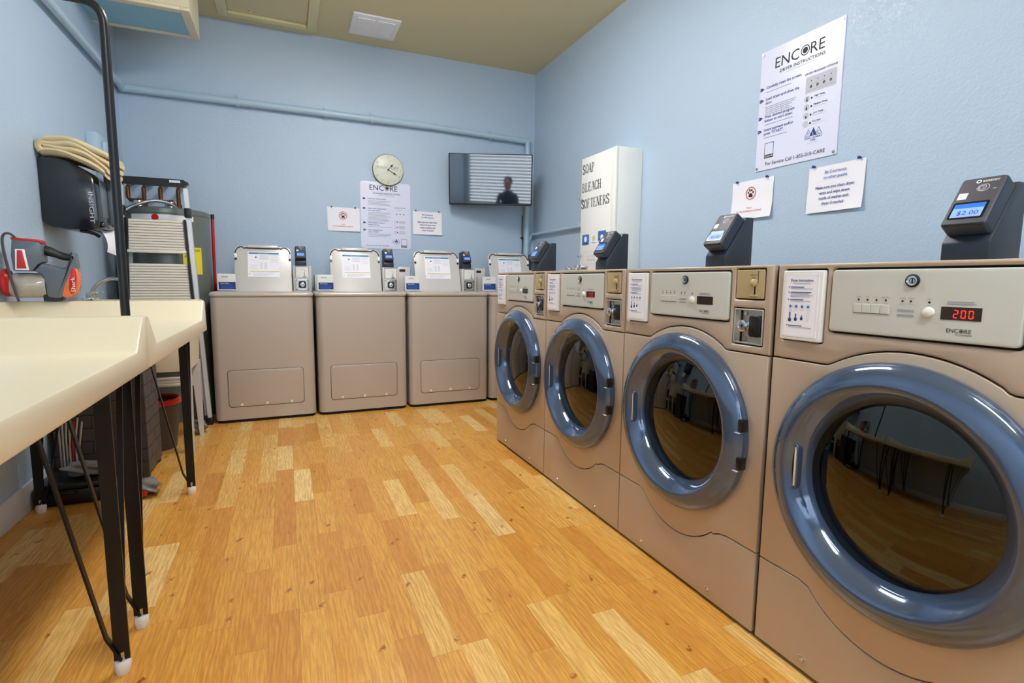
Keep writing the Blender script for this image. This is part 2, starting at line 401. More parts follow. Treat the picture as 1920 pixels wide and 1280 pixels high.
# soffit box in the upper left corner
so = MB()
SX, SY0, SY1, SZ = -.475, 3.87, 4.29, 2.585
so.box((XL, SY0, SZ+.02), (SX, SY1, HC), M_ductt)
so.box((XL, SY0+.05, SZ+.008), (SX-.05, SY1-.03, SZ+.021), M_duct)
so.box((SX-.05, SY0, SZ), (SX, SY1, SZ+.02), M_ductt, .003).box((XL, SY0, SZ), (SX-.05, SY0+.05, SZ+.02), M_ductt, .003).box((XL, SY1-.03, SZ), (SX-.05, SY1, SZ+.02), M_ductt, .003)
struct('trim_1', so)
# ceiling hatch
ht = thing('attic_hatch', 'square ceiling access hatch in a raised cream frame', 'hatch', (-.05, 4.17, HC))
fr = MB()
for a, b in (((-.34, -.46, -.022), (-.27, .46, 0)), ((.27, -.46, -.022), (.34, .46, 0)), ((-.27, .39, -.022), (.27, .46, 0)), ((-.27, -.46, -.022), (.27, -.39, 0))): fr.box(a, b, M_trimc, .006)
fr.build('frame', ht); MB().box((-.265, -.385, -.006), (.265, .385, 0), M_ceil).cyl((-.13, .34, -.008), (-.13, .34, -.004), .004, M_ink, n=8).cyl((-.09, .34, -.008), (-.09, .34, -.004), .004, M_ink, n=8).build('panel', ht)
# ceiling vent / exhaust fan grille
vt = thing('ceiling_vent', 'white rectangular plastic exhaust fan grille on the ceiling', 'vent', (.697, 4.38, HC))
MB().box((-.175, -.175, -.014), (.175, .175, 0), M_white, .006).build('frame', vt)
g = MB()
for cx in (-.075, .075):
    for i in range(15): g.box((cx-.062, -.125+i*.017, -.02), (cx+.062, -.118+i*.017, -.012), M_white, .001)
g.build('grille', vt)
for i, (x, y, l, wd) in enumerate(FIX):
    t = thing('ceiling_light', ('long wraparound ceiling light fixture nearer the back wall', 'long wraparound ceiling light fixture nearer the window')[i], 'light', (x, y, HC), 0)
    MB().box((-l/2-.02, -wd/2-.03, -.03), (l/2+.02, wd/2+.03, 0), M_white, .006).build('housing', t)
    MB().prism([(-l/2, -.03), (-l/2+.03, -.075), (l/2-.03, -.075), (l/2, -.03)], M_lamp, -wd/2, wd/2, 'y', .004).build('diffuser', t)

# ------------------------------------------------------------------ painted pipes
def clamp(mb, c, ax, r=.031):
    d = Vector({'x': (.011, 0, 0), 'y': (0, .011, 0), 'z': (0, 0, .011)}[ax]); c = Vector(c)
    mb.cyl(c-d, c+d, r+.004, M_pipe)
    if ax == 'x': mb.box((c.x-.011, c.y+.018, c.z), (c.x+.011, YB-.0005, c.z+r+.035), M_pipe, .002).cyl((c.x, YB-.024, c.z+r+.016), (c.x, YB-.012, c.z+r+.016), .006, M_pipe, n=8)
    return mb
p = MB(); pr_ = .028
px, py_ = XL+.035, YB-.035
p.cyl((px, -1.2, 2.335), (px, py_, 2.335), pr_*.8, M_pipe); p.cyl((px, py_, 2.335), (1.2, py_, 2.33), pr_, M_pipe).cyl((1.2, py_, 2.33), (2.15, py_, 2.30), pr_*.9, M_pipe)
for x in (px,): p.lathe([(0, -.03), (.024, -.024), (.031, 0), (.024, .024), (0, .03)], M_pipe, (x, py_, 2.335), n=20)
p.lathe([(0, -.03), (.022, -.022), (.03, 0), (.022, .022), (0, .03)], M_pipe, (2.15, py_, 2.30), n=20)
p.cyl((2.15, py_, 2.30), (2.15, py_, .3), pr_*.9, M_pipe)
for x in (-.29, .345, .71, 1.77): clamp(p, (x, py_, 2.331 if x < 1.2 else 2.312), 'x')
for y in (3.3, 4.33): clamp(p, (px, y, 2.335), 'y', .025)
clamp(p, (2.15, py_, 1.40), 'z', .026)
o = p.build('conduit_pipe'); tag(o, 'blue painted conduit pipe running along the left and back walls and down behind the television', 'pipe')
p = MB(); p.cyl((XR-.03, YB-.05, 1.44), (XR-.03, 3.46, 1.44), .014, M_pipe)
p.tube([(XR-.03, YB-.05, 1.44), (XR-.04, YB-.035, 1.43), (2.19, YB-.035, 1.40), (2.17, YB-.035, 1.36)], .012, M_pipe, smooth=2)
p.box((XR-.05, 3.79, 1.43), (XR, 3.81, 1.475), M_pipe, .003)
tag(p.build('conduit_pipe'), 'thin pale conduit running level along the right wall to the soap cabinet', 'pipe')
cb = MB(); cb.tube([(2.115, YB-.012, 1.62), (2.112, YB-.012, 1.45), (2.118, YB-.012, 1.40), (2.115, YB-.012, 1.25), (2.10, YB-.03, 1.12)], .005, M_black, smooth=1, n=8).box((2.10, YB-.02, 1.40), (2.13, YB, 1.415), M_black, .002)
tag(cb.build('power_cable'), 'thin black cable hanging down the back wall below the television', 'cable')

# ------------------------------------------------------------------ card readers
def reader_parts(t, detail=True):
    """w .083, depth .112, height .156, front at y=0 facing -y, x from 0"""
    prof = [(0, 0), (0, .036), (.082, .156), (.112, .156), (.112, 0)]
    st = MB(); st.prism(prof, M_read, 0, .083, 'x', .004); st.build('stand', t)
    a = math.atan2(.082, .12)                                      # lean from the vertical
    T = Matrix.Translation((.0415, .043, .100)) @ Matrix.Rotation(-a, 4, 'X')
    b = MB(); b.plate(rrect(-.039, -.060, .039, .060, .008), [], M_read, -.034, -.002, .006, T=T)
    b.plate(rrect(-.036, -.057, .036, .057, .006), [], M_readf, -.0352, -.033, .001, T=T)
    o = b.build('reader', t)
    s = MB(); s.plate(rrect(-.030, -.045, .030, -.004, .003), [], M_blackg, -.0362, -.0351, 0, T=T)
    s.bar(-.026, -.042, .026, -.020, M_lcd, -.0366, T).bar(-.026, -.020, .026, -.009, M_lcdb, -.0366, T)
    s.text('$2.00', .002, -.037, .015, M_navy, 'c', -.0370, 1.1, T=T); s.build('screen', o)
    k = MB(); k.bar(-.030, .004, -.014, .020, M_white, -.0358, T)
    k.ring(-.006, .047, .0025, .0045, M_white, -.0358, 14, T); k.text('KIOSOFT', .001, .0445, .0068, M_white, 'l', -.0358, 1, .0002, T=T)
    k.ring(.008, .030, .008, .0092, M_lgrey, -.0358, 20, T)
    for i in range(3): k.ring(.004, .030, .003+i*.0022, .0038+i*.0022, M_lgrey, -.0359, 16, T)
    k.bar(.024, .024, .030, .0258, M_lgrey, -.0358, T); k.build('faceplate_printing', o)
    return t

# ------------------------------------------------------------------ stack dryers (front loaders on the right)
def ring_arc(pts_from, pts_to, depth, n=14, up=1):
    (x0, z0), (x1, z1) = pts_from, pts_to; out = []; c = x1-x0; s_ = depth; r = (c*c/4+s_*s_)/(2*s_)
    cx = (x0+x1)/2; cz = (z0+z1)/2+up*(s_-r); a0 = math.asin(c/2/r)
    for i in range(n+1):
        a = -a0+2*a0*i/n; out.append((cx+r*math.sin(a), cz+up*r*math.cos(a)))
    return out
DH = 1.047; DW = .657; DD = .78
def make_dryer(label):
    t = thing('front_load_dryer', label, 'dryer', (0, 0, 0), RW, 'front loading dryers along the right wall')
    g0 = .0018
    up = [(0, .806), (.150, .806), (.165, .812)]+ring_arc((.17, .815), (.49, .815), .043)+[(.50, .806), (.51, .803), (DW, .804)]
    lo = [(0, .246), (.120, .246), (.150, .239)]+ring_arc((.155, .236), (.488, .227), .068, up=-1)+[(.494, .228), (.52, .240), (.55, .246), (DW, .246)]
    c = MB(); c.plate(rrect(.002, .012, DW-.002, DH-.002, .002), [circ(.327, .548, .205, 48)], M_gap, .012, .05)  # front plate coloured dark to paint the shade in the panel grooves
    for a_, b_ in (((.002, .013, .012), (.012, DD, DH-.002)), ((DW-.012, .013, .012), (DW-.002, DD, DH-.002)), ((.002, .013, DH-.012), (DW-.002, DD, DH-.001)), ((.002, .013, .012), (DW-.002, DD, .02)), ((.002, DD-.01, .012), (DW-.002, DD, DH-.002))): c.box(a_, b_, M_champ)
    for x in (.05, DW-.05):
        for y in (.08, DD-.08): c.cyl((x, y, 0), (x, y, .02), .02, M_gap, n=12)
    c.box((.01, .03, .0), (DW-.01, DD-.02, .014), M_gap)
    c.build('cabinet', t)
    card = rrect(.018, .854, .137, 1.036, .008); cp = rrect(.148, .884, .514, 1.036, .010); cs = rrect(.529, .952, .632, 1.039, .006); kb = rrect(.526, .825, .634, .930, .006)
    pu = MB(); pu.plate([(x, z+g0) for x, z in up]+[(DW, DH), (0, DH)], [card, cp, cs, kb], M_champ, 0, .014, .005)
    pu.build('upper_front_panel', t)
    MB().plate([(x, z+g0) for x, z in lo]+[(x, z-g0) for x, z in up[::-1]], [circ(.327, .548, .215, 64)], M_champ, 0, .014, .002).build('middle_front_panel', t)
    pl = MB(); pl.plate([(0, .012), (DW, .012)]+[(x, z-g0) for x, z in lo[::-1]], [], M_champ, 0, .014, .002); pl.build('lower_front_panel', t)
    MB().box((.012, .0105, .815), (DW-.012, .0118, 1.041), M_gap).build('recess_backing', t)  # dark sheet: shade around the inset controls painted as colour
    for x in (.147, .485):
        MB().lathe([(.0135, 0), (.012, -.001), (.009, -.0005), (.007, .0)], M_champ, (x, -.0005, .040), n=18).lathe([(.007, 0), (.006, -.003), (0, -.003)], M_steel, (x, -.0005, .040), n=14).build('screw', t)
    # instruction card holder
    k = MB(); k.plate(rrect(.022, .857, .133, 1.031, .004), [], M_card, -.008, .010, .003)
    k.plate(rrect(.031, .866, .124, 1.022, .003), [], M_paper, -.0088, -.007, 0); y = -.0096
    ko = k.build('instruction_card', t)
    k = MB()
    for a, b in (((.034, 1.019), (.121, 1.0194)), ((.034, .869), (.121, .8694)), ((.034, .869), (.0344, 1.019)), ((.1206, .869), (.121, 1.019))): k.bar(a[0], a[1], b[0], b[1], M_lgrey, y)
    k.text('Dryer Instructions', .078, 1.004, .0083, M_navy, 'c', y, 1, .0003); k.lines(.055, .103, .9985, 1, .004, .0014, M_grey, y, .1)
    for z, n in ((.989, 2), (.976, 4), (.958, 2), (.893, 2)):
        k.face([(.042, z-.001), (.0465, z+.001), (.042, z+.003)], M_navy, y); k.bar(.048, z, .085+.02*(n > 2), z+.002, M_navy, y); k.lines(.048, .112, z-.0035, n-1, .0035, .0013, M_grey, y)
    for i in range(4):
        x = .050+i*.0165; k.face(circ(x, .942, .0034, 14), M_blue, y); k.ring(x, .942, .0052, .0058, M_lgrey, y, 14); k.bar(x-.005, .932, x+.005, .9332, M_lgrey, y)
        if i < 3: k.face(circ(x, .908+.002*i, .0048-.0004*i, 14), M_navy, y); k.bar(x-.0016, .910, x+.0016, .928-.004*i, M_navy, y)
        else: k.plate(rrect(x-.0025, .905, x+.0025, .928, .002), [rrect(x-.0019, .9056, x+.0019, .9274, .0015)], M_lgrey, y, y+.0001)
    k.build('card_printing', ko)
    # control panel
    k = MB(); k.plate(rrect(.153, .889, .509, 1.031, .008), [], M_panel, -.004, .010, .0025); cpo = k.build('control_panel', t); y = -.0046
    k = MB(); k.lathe([(.0135, 0), (.0135, -.004), (.010, -.006)], M_ink, (.327, -.003, 1.007), n=24).lathe([(.010, -.006), (.0095, -.0035), (0, -.0035)], M_chrome, (.327, -.003, 1.007), n=24)
    k.bar(.3255, 1.002, .3285, 1.012, M_ink, -.0068); k.ring(.327, 1.007, .0045, .0058, M_ink, -.0069, 18); k.build('cam_lock', cpo)
    for i in range(4):
        MB().plate(rrect(.2085+i*.0195, .936, .2270+i*.0195, .955, .001), [], M_panel, -.0056, -.004, .0006).build('program_button', cpo)
    k = MB()
    for i in range(4): k.bar(.2085+i*.0195, .9350, .227+i*.0195, .9356, M_ink, y).bar(.2078+i*.0195, .936, .2082+i*.0195, .955, M_grey, y)
    for i, s_ in enumerate(('High', 'Med', 'Low', 'No Heat')):
        x = .219+i*.0195; k.face(circ(x, .965, .0022, 12), M_ink, y); k.text(s_, x, .970, .0045, M_grey, 'c', y); k.text('Temp', x, .9585, .0036, M_grey, 'c', y)
    for x, s_ in ((.311, 'Drying'), (.327, 'Cooling')): k.face(circ(x, .965, .0022, 12), M_ink, y); k.text(s_, x, .970, .0042, M_grey, 'c', y); k.text('Delicate', x, .958, .0038, M_grey, 'c', y)
    k.face(circ(.361, .964, .0024, 12), M_ink, y); k.text('Start', .361, .9695, .0042, M_grey, 'c', y); k.text('press', .361, .957, .0038, M_grey, 'c', y)
    for z in (.946, .943, .936, .933): k.bar(.302, z, .334, z+.0014, M_grey, y)
    k.lines(.392, .440, .966, 2, .004, .0016, M_grey, y, .2)
    k.text('ENC', .4150, .9078, .0112, M_ink, 'r', y, .95); k.ring(.4202, .9117, .0030, .0040, M_ink, y, 20); k.face(circ(.4202, .9117, .0021, 12), M_ink, y); k.text('RE', .4254, .9078, .0112, M_ink, 'l', y, .95)
    k.text('by Laundrylux', .438, .9030, .0048, M_ink, 'r', y)
    k.build('panel_printing', cpo)
    MB().lathe([(.0105, 0), (.0105, -.003), (.009, -.006), (.005, -.0075), (0, -.008)], M_card, (.3615, -.004, .9445), n=24).build('start_button', cpo)
    d = MB(); d.plate(rrect(.383, .932, .4495, .957, .001), [], M_disp, -.0048, -.003, 0); d.build('display', cpo)
    # coin slide plate
    k = MB(); k.plate(rrect(.533, .956, .628, 1.035, .003), [], M_cream, .001, .011, .001); kc = k.build('coin_slide', t)
    k = MB(); k.text('Quarters', .593, 1.019, .0065, M_ink, 'c', .0004); k.text('Only', .593, 1.012, .0065, M_ink, 'c', .0004)
    k.bar(.6065, .998, .6085, 1.032, M_ink, .0003); k.bar(.5955, .963, .6005, .998, M_gap, .0003)
    k.lathe([(.011, 0), (.010, -.008), (.004, -.012), (0, -.0125)], M_cream, (.596, .001, .999), n=16).box((.583, -.004, .962), (.611, .001, .967), M_cream, .001)
    k.build('coin_slot', kc)
    # coin box recess with lock
    k = MB(); k.box((.530, .0085, .829), (.631, .0104, .927), M_zinc); k.plate(rrect(.530, .829, .631, .927, .003), [rrect(.534, .833, .627, .923, .003)], M_zinc, .001, .013, .0008)
    k.box((.5535, .002, .833), (.5555, .012, .924), M_gap); k.cyl((.569, .002, .914), (.569, .012, .914), .006, M_steel, n=12).cyl((.569, .002, .843), (.569, .012, .843), .006, M_steel, n=12)
    kb_ = k.build('coin_box', t)
    MB().plate(rrect(.585, .850, .624, .910, .009), [], M_black, -.002, .012, .003).cyl((.573, -.012, .880), (.573, .011, .880), .0155, M_chrome, n=24).box((.573, -.009, .870), (.592, .002, .892), M_chrome, .003).lathe([(.0165, 0), (.0165, -.002), (.012, -.0035), (.012, -.001), (0, -.001)], M_chrome, (.573, -.012, .880), n=24).box((.5715, -.0145, .876), (.5745, -.012, .884), M_gap).build('lock', kb_)
    # door
    cx, cz = .327, .548
    dr = MB(); prof = [(.262, .004), (.284, .0), (.2885, -.010), (.287, -.022), (.281, -.031), (.268, -.040), (.254, -.0465), (.243, -.050), (.236, -.0500), (.229, -.046), (.219, -.036), (.209, -.025), (.201, -.014), (.196, -.003), (.194, .004)]
    dr.lathe(prof, M_ring, (cx, 0, cz), n=96); do = dr.build('door', t, ang=50)
    gl = MB(); pr = [(.1945, .004)]
    for i in range(1, 9): pr.append((.1945*(1-i/8), .004-.030*(1-(1-i/8)**2)))
    gl.lathe(pr, M_glass, (cx, 0, cz), n=64); gl.build('door_glass', do, ang=80)
    MB().lathe([(.206, .0045), (.194, .0048), (.182, .012), (.178, .03), (.18, .06)], M_gap, (cx, 0, cz), n=64).build('door_gasket', do)
    h = MB(); hx = cx-.2165
    h.plate(rrect(hx-.014, cz-.058, hx+.014, cz+.058, .010), [rrect(hx-.011, cz-.054, hx+.011, cz+.054, .008)], M_ring, -.0400, -.022, .002)
    h.box((hx-.011, -.036, cz-.054), (hx+.011, -.024, cz+.054), M_gap).box((hx+.003, -.0385, cz-.050), (hx+.010, -.034, cz+.050), M_card, .002)
    h.build('door_handle', do)
    for z in (cz+.055, cz-.055):
        MB().box((cx+.274, -.036, z-.018), (cx+.288, -.010, z+.018), M_black, .003).box((cx+.270, -.044, z-.020), (cx+.286, -.036, z-.0185), M_lgrey).build('hinge', do)
    # drum behind the glass
    MB().lathe([(.18, .06), (.22, .065), (.285, .10), (.285, .60), (.10, .62), (0, .62)], M_drum, (cx, 0, cz), n=48).build('drum', t)
    return t
def seg7(mb, s, x, z, h, m, y):
    S = {'2': 'abged', '0': 'abcdef', '1': 'bc', '4': 'fgbc', '5': 'afgcd'}; w_ = h*.52; b = h*.095
    for ch in s:
        for q in S[ch]:
            if q in 'agd':
                zz = {'a': h, 'g': h/2, 'd': 0}[q]; mb.face([(x+b, z+zz-b/2+q.count('d')*b/2-(q == 'a')*b/2), (x+w_-b, z+zz-b/2+(q == 'd')*b/2-(q == 'a')*b/2), (x+w_-b, z+zz+b/2+(q == 'd')*b/2-(q == 'a')*b/2), (x+b, z+zz+b/2+(q == 'd')*b/2-(q == 'a')*b/2)], m, y)
            else:
                xx = x if q in 'fe' else x+w_-b; z0 = z+(h/2 if q in 'fb' else 0)+b*.7; mb.face([(xx, z0), (xx+b, z0), (xx+b, z0+h/2-b*1.4), (xx, z0+h/2-b*1.4)], m, y)
        x += w_*1.55
    return mb
DX = 1.182
dl = ['front loading dryer nearest the camera, its display lit with red numerals 200', 'front loading dryer third from the back wall, under the dryer instructions poster, display dark',
      'front loading dryer before the soap cabinet, second from the back, display dimly red', 'front loading dryer farthest back, last of the right row, its round door beside the washers']
rl = ['dark payment card reader on the dryer nearest the camera', 'dark payment card reader on the dryer below the posters', 'dark payment card reader in front of the soap cabinet', 'dark payment card reader on the farthest dryer beside the back wall']
dys = [1.012-.008, 1.675, 2.338, 3.001]
d0 = make_dryer(dl[0]); rd0 = thing('card_reader', rl[0], 'card reader', group='payment card readers on the dryers'); reader_parts(rd0)
dryers = []
for i, y in enumerate(dys):
    d = d0 if i == 0 else copy_tree(d0); d.location = (DX, y, 0); d['label'] = dl[i]; dryers.append(d)
    r = rd0 if i == 0 else copy_tree(rd0); r.location = (1.25, y-.332, DH); r.rotation_euler = (0, 0, RW); r['label'] = rl[i]
M_red2 = mat('dim red led', (190, 26, 24), .4, emit=.5)
for i, m_ in ((0, M_red), (2, M_red2)):
    cp = [c for c in dryers[i].children if c.name.startswith('control_panel')][0]
    seg7(MB(), '200', .4045, .9360, .0155, m_, -.0056).build('display_digits', cp)

# small metal things on the second dryer
kt = thing('key_ring', 'small bunch of silver keys lying on top of the dryer by the soap cabinet', 'keys', (1.235, 2.19, DH+.001), RW)
k = MB()
k.tube([(.02+.022*math.cos(a), .03+.022*math.sin(a), .006) for a in [2*PI*i/16 for i in range(17)]], .003, M_steel, n=6); k.build('ring', kt)
for j, (a, x) in enumerate(((0.3, -.05), (-.4, -.075), (1.2, .03))):
    T = Matrix.Translation((x, .02, .003+.006*j)) @ Matrix.Rotation(a, 4, 'Z')
    MB().box((0, -.004, 0), (.045, .004, .004), M_steel, .001, T=T).cyl((-.005, 0, 0), (-.005, 0, .012), .014, M_steel, n=14, T=T).build('key', kt)
lk = MB(); lk.box((.03, .0, 0), (.06, .04, .014), M_steel, .004).cyl((.045, .0, .007), (.045, -.012, .007), .007, M_chrome, n=12)
tag(lk.build('lock_cylinder', loc=(1.235, 2.17, DH+.001), rz=RW), 'small steel lock cylinder beside the keys on the second dryer', 'lock')

# ------------------------------------------------------------------ top loading washers along the back wall
WW = .658; WH = .902; WY = 4.03; WD = .64
def make_washer(label):
    t = thing('top_load_washer', label, 'washer', (0, WY, 0), 0, 'top loading washers along the back wall')
    foot = [(WW, WD), (0, WD)]
    def fp(e, r=.045):
        pts = [(WW-e, WD)]
        pts = []
        for cx_, a0 in ((e+r, 180), (WW-e-r, 270)):
            for i in range(9):
                a = math.radians(a0+90*i/8); pts.append((cx_+r*math.cos(a), e+r+r*math.sin(a)))
        return pts+[(WW-e, WD), (e, WD)]
    b = MB(); b.prism(fp(.004), M_washm, .022, .868, 'z'); b.prism(fp(.014), M_gap, .0, .03, 'z'); b.prism(fp(.008), M_gap, .866, .873, 'z')
    b.build('cabinet', t)
    # top cap: bullnose with a dip where the lid rests
    vs = []; fs = []; levels = [(.004, 0), (0, .004), (-.002, .012), (0, .022), (.006, .030), (.016, .034)]
    n = len(fp(0))
    for e, dz in levels:
        for x, y in fp(e+.0, .045):
            dip = .010*max(0, 1-((x-.33)/.2)**2)*(1 if dz > .02 else 0)*(1 if y < .2 else .6); vs.append((x, y, .871+dz-dip))
    for k in range(len(levels)-1):
        for i in range(n): fs.append((k*n+i, k*n+(i+1) % n, (k+1)*n+(i+1) % n, (k+1)*n+i))
    top = (len(levels)-1)*n; fs.append(tuple(range(top, top+n)))
    c = MB(); c.add(vs, fs, M_washm); c.build('top_cover', t)
    MB().lathe([(.17, .001), (.17, -.002), (.15, -.002)], M_gap, (.33, .19, .899), 'z', sz=.85).box((.23, .012, .8955), (.44, .030, .899), M_gap, .002).build('lid_recess', t)
    # lower access panel
    px0, px1, pz0, pz1 = .092, .572, .112, .366
    MB().plate(rrect(px0-.003, pz0-.003, px1+.003, pz1+.003, .022), [], M_gap, .0035, .01, 0).plate(rrect(px0, pz0, px1, pz1, .02), [], M_washm, .0015, .01, .002).build('access_panel', t)  # dark plate behind the panel paints the shade of its surrounding groove
    for x in (.17, .33, .49): MB().lathe([(.009, 0), (.008, -.002), (0, -.003)], M_card, (x, .002, .126), n=14).build('rivet', t)
    # open lid
    ly, lz = .325, .888; T = Matrix.Translation((.33, ly, lz)) @ Matrix.Rotation(math.radians(-18), 4, 'X')
    ol = [(-.195, 0), (.195, 0)]+[(x, z) for x, z in rrect(-.195, .1, .195, .368, .045, 6)[:7]]+[(x, z) for x, z in rrect(-.195, .1, .195, .368, .045, 6)[7:14]]
    l = MB(); l.plate(ol, [], M_lid, -.004, .016, .004, T=T); lo_ = l.build('lid', t)
    gk = MB(); e = [(-.188, -.004, .30), (-.186, -.006, .325), (-.170, -.006, .350), (-.15, -.006, .359), (-.135, -.006, .356), (-.128, -.008, .345), (-.115, -.008, .353), (-.10, -.007, .347), (.10, -.007, .347), (.115, -.008, .353), (.128, -.008, .345), (.135, -.006, .356), (.15, -.006, .359), (.170, -.006, .350), (.186, -.006, .325), (.188, -.004, .30)]
    gk.tube(e, .0038, M_black, n=8, smooth=1, T=T); gk.build('lid_gasket', lo_)
    MB().box((-.105, -.020, .350), (.105, .008, .372), M_lid, .005, T=T).build('lid_handle', lo_)
    for s in (-1, 1): MB().box((s*.186-.009, -.014, .27), (s*.186+.009, -.002, .305), M_white, .003, T=T).cyl((s*.184, -.012, .262), (s*.184, -.002, .262), .008, M_black, n=10, T=T).build('lid_bumper', lo_)
    q = MB(); y = -.0052; q.plate(rrect(-.105, .125, .112, .322, .004), [], M_paper, y, -.004, 0, T=T)
    def B(x0, z0, x1, z1, m): q.bar(x0, z0, x1, z1, m, y-.0005, T)
    B(-.098, .303, .108, .316, M_teal); q.text('Washer Instructions', 0, .306, .009, M_white, 'c', y-.001, T=T); B(-.09, .165, .108, .171, M_yel)
    B(-.03, .18, -.0295, .30, M_lgrey); B(.045, .21, .0455, .30, M_lgrey); B(-.098, .222, -.03, .2225, M_lgrey); q.face([(a*1+(-.05), b_+.278) for a, b_ in circ(0, 0, .007, 14)], M_blue, y-.0005, T)
    q.ring(-.068, .255, .008, .0095, M_yel, y-.0005, 14, T)
    for i in range(9): B(-.022, .235-i*.006, -.006, .2375-i*.006, M_lgrey); B(.006, .235-i*.006, .024, .2375-i*.006, M_lgrey)
    for i in range(5): B(-.024, .292-i*.008, .036, .2945-i*.008, M_lgrey); B(.052, .29-i*.012, .10, .292-i*.012, M_lgrey)
    for i in range(4): B(-.09, .213-i*.01, -.04, .215-i*.01, M_lgrey); B(-.07, .155-i*.007, .09-.02*i, .157-i*.007, M_lgrey)
    q.face([(-.098, .15), (-.09, .15), (-.09, .143)], M_navy, y-.0005, T); q.build('lid_label', lo_)
    # console with card and coin box
    k = MB(); k.prism([(.40, .90), (.42, 1.03), (.62, 1.03), (.62, .90)], M_panel, .02, .54, 'x', .006); ko = k.build('console', t)
    k = MB(); k.plate(rrect(.030, .908, .148, 1.028, .008), [], M_card, .265, .285, .003); kc = k.build('instruction_card', t)
    k = MB(); y = .2644; k.bar(.039, .918, .147, .970, M_navy, y); k.text('Before Starting', .052, .958, .0085, M_white, 'l', y-.0004, bold=.0003)
    k.lines(.052, .135, .948, 4, .008, .0025, M_blue, y-.0004); k.text('ENCORE', .06, 1.004, .010, M_ink, 'l', y, bold=.0003); k.bar(.05, 1.0, .11, 1.0012, M_lgrey, y); k.build('card_printing', kc)
    k = MB(); k.box((.532, .33, .90), (.664, .60, 1.094), M_lid, .006); kx = k.build('coin_box', t)
    MB().plate(rrect(.548, 1.003, .645, 1.090, .002), [], M_gap, .3285, .331, 0).plate(rrect(.551, 1.004, .643, 1.086, .002), [], M_cream if 0 else M_card, .326, .33, .001).bar(.6115, 1.018, .615, 1.046, M_ink, .3254).bar(.616, 1.053, .618, 1.063, M_ink, .3254).text('Quarters', .598, 1.066, .006, M_ink, 'c', .3254).box((.602, .320, 1.013), (.624, .326, 1.016), M_ink).build('coin_slide', kx)
    k = MB(); k.plate(rrect(.549, .908, .645, .996, .003), [], M_steel, .326, .331, .001)
    for x in (.557, .637):
        for z in (.916, .988): k.cyl((x, .3235, z), (x, .327, z), .004, M_ink, n=8)
    k.plate(rrect(.570, .926, .622, .981, .012), [], M_black, .323, .330, .003); k.lathe([(.017, 0), (.017, -.008), (.012, -.011), (.006, -.011), (.005, -.006), (0, -.006)], M_chrome, (.597, .324, .953), n=22); k.build('lock_plate', kx)
    return t
wl = ['silver top loading washer at the left end, beside the stepladder', 'silver top loading washer second from the left, under the no pets notice and wall poster',
      'silver top loading washer third from the left, under the courtesy notice', 'silver top loading washer at the right end, partly hidden behind the farthest dryer']
r2 = ['payment card reader on the leftmost washer', 'payment card reader on the second washer, below the wall poster', 'payment card reader on the third washer, below the television', 'payment card reader on the rightmost washer, behind the dryer readers']
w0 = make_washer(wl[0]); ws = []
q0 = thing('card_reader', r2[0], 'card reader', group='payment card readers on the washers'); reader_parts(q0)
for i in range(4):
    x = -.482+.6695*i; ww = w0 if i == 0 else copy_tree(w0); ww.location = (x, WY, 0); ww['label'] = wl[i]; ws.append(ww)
    rr = q0 if i == 0 else copy_tree(q0); rr.location = (x+.552, WY+.375, 1.094); rr.rotation_euler = (0, 0, 0); rr['label'] = r2[i]; rr.scale = (.96, .96, .92)
for i in (2, 3):
    MB().box((-.001, .40, .90), (.10, .6, 1.104), M_lid, .005).box((.012, .398, 1.062), (.06, .401, 1.083), M_ink).build('display_housing', ws[i])

# ------------------------------------------------------------------ signs
def paw_sign(label, loc, rz, curl=.012):
    t = thing('notice', label, 'sign', loc, rz, 'no pets notices')
    W_, H_ = .262, .196; p = MB(); nx, nz = 12, 10; vs = []; fs = []
    for j in range(nz+1):
        for i in range(nx+1):
            u, v = i/nx, j/nz; vs.append((u*W_, -.003-curl*(1-v)**2*(.4+.6*u)-.003*math.sin(v*7+u*2)*(1-v), v*H_))
    for j in range(nz):
        for i in range(nx): a = j*(nx+1)+i; fs.append((a, a+1, a+nx+2, a+nx+1))
    p.add(vs, fs, M_paper); o = p.build('sheet', t)
    def yy(u, v): return -.003-curl*(1-v)**2*(.4+.6*u)-.003*math.sin(v*7+u*2)*(1-v)-.0025
    q = MB(); cx, cz = .125, .130; y0 = yy(.5, .66)
    q.ring(cx, cz, .028, .0325, M_redk, y0, 36)
    q.face([(cx+a, cz-.012+b) for a, b in ((-.014, -.004), (-.008, -.008), (0, -.006), (.008, -.008), (.014, -.004), (.010, .006), (.004, .012), (-.004, .012), (-.010, .006))], M_ink, y0)
    for a, b in ((-.0155, .004), (-.006, .015), (.006, .015), (.0155, .004)): q.face(circ(cx+a, cz+b, .0042, 12, .0062), M_ink, y0)
    q.text('Please', cx, .052, .0135, M_pink, 'c', yy(.5, .28)-.001); q.text('No Pet bedding in machines!', cx, .036, .0145, M_pink, 'c', yy(.5, .2)-.0015, .98, .0002)
    q.build('printing', t)
    for x in (.035, .225): MB().cyl((x, -.012, .197), (x, 0, .197), .0045, M_navy, n=12).cyl((x, -.014, .197), (x, -.010, .197), .0062, M_navy, n=12).build('push_pin', t)
    return t
paw_sign('white red ringed paw print notice on the back wall, left of the washer poster', (.337, YB, 1.400), 0, .006)
paw_sign('white red ringed paw print notice pinned on the right wall above the dryers', (XR, 2.222, 1.330), RW)
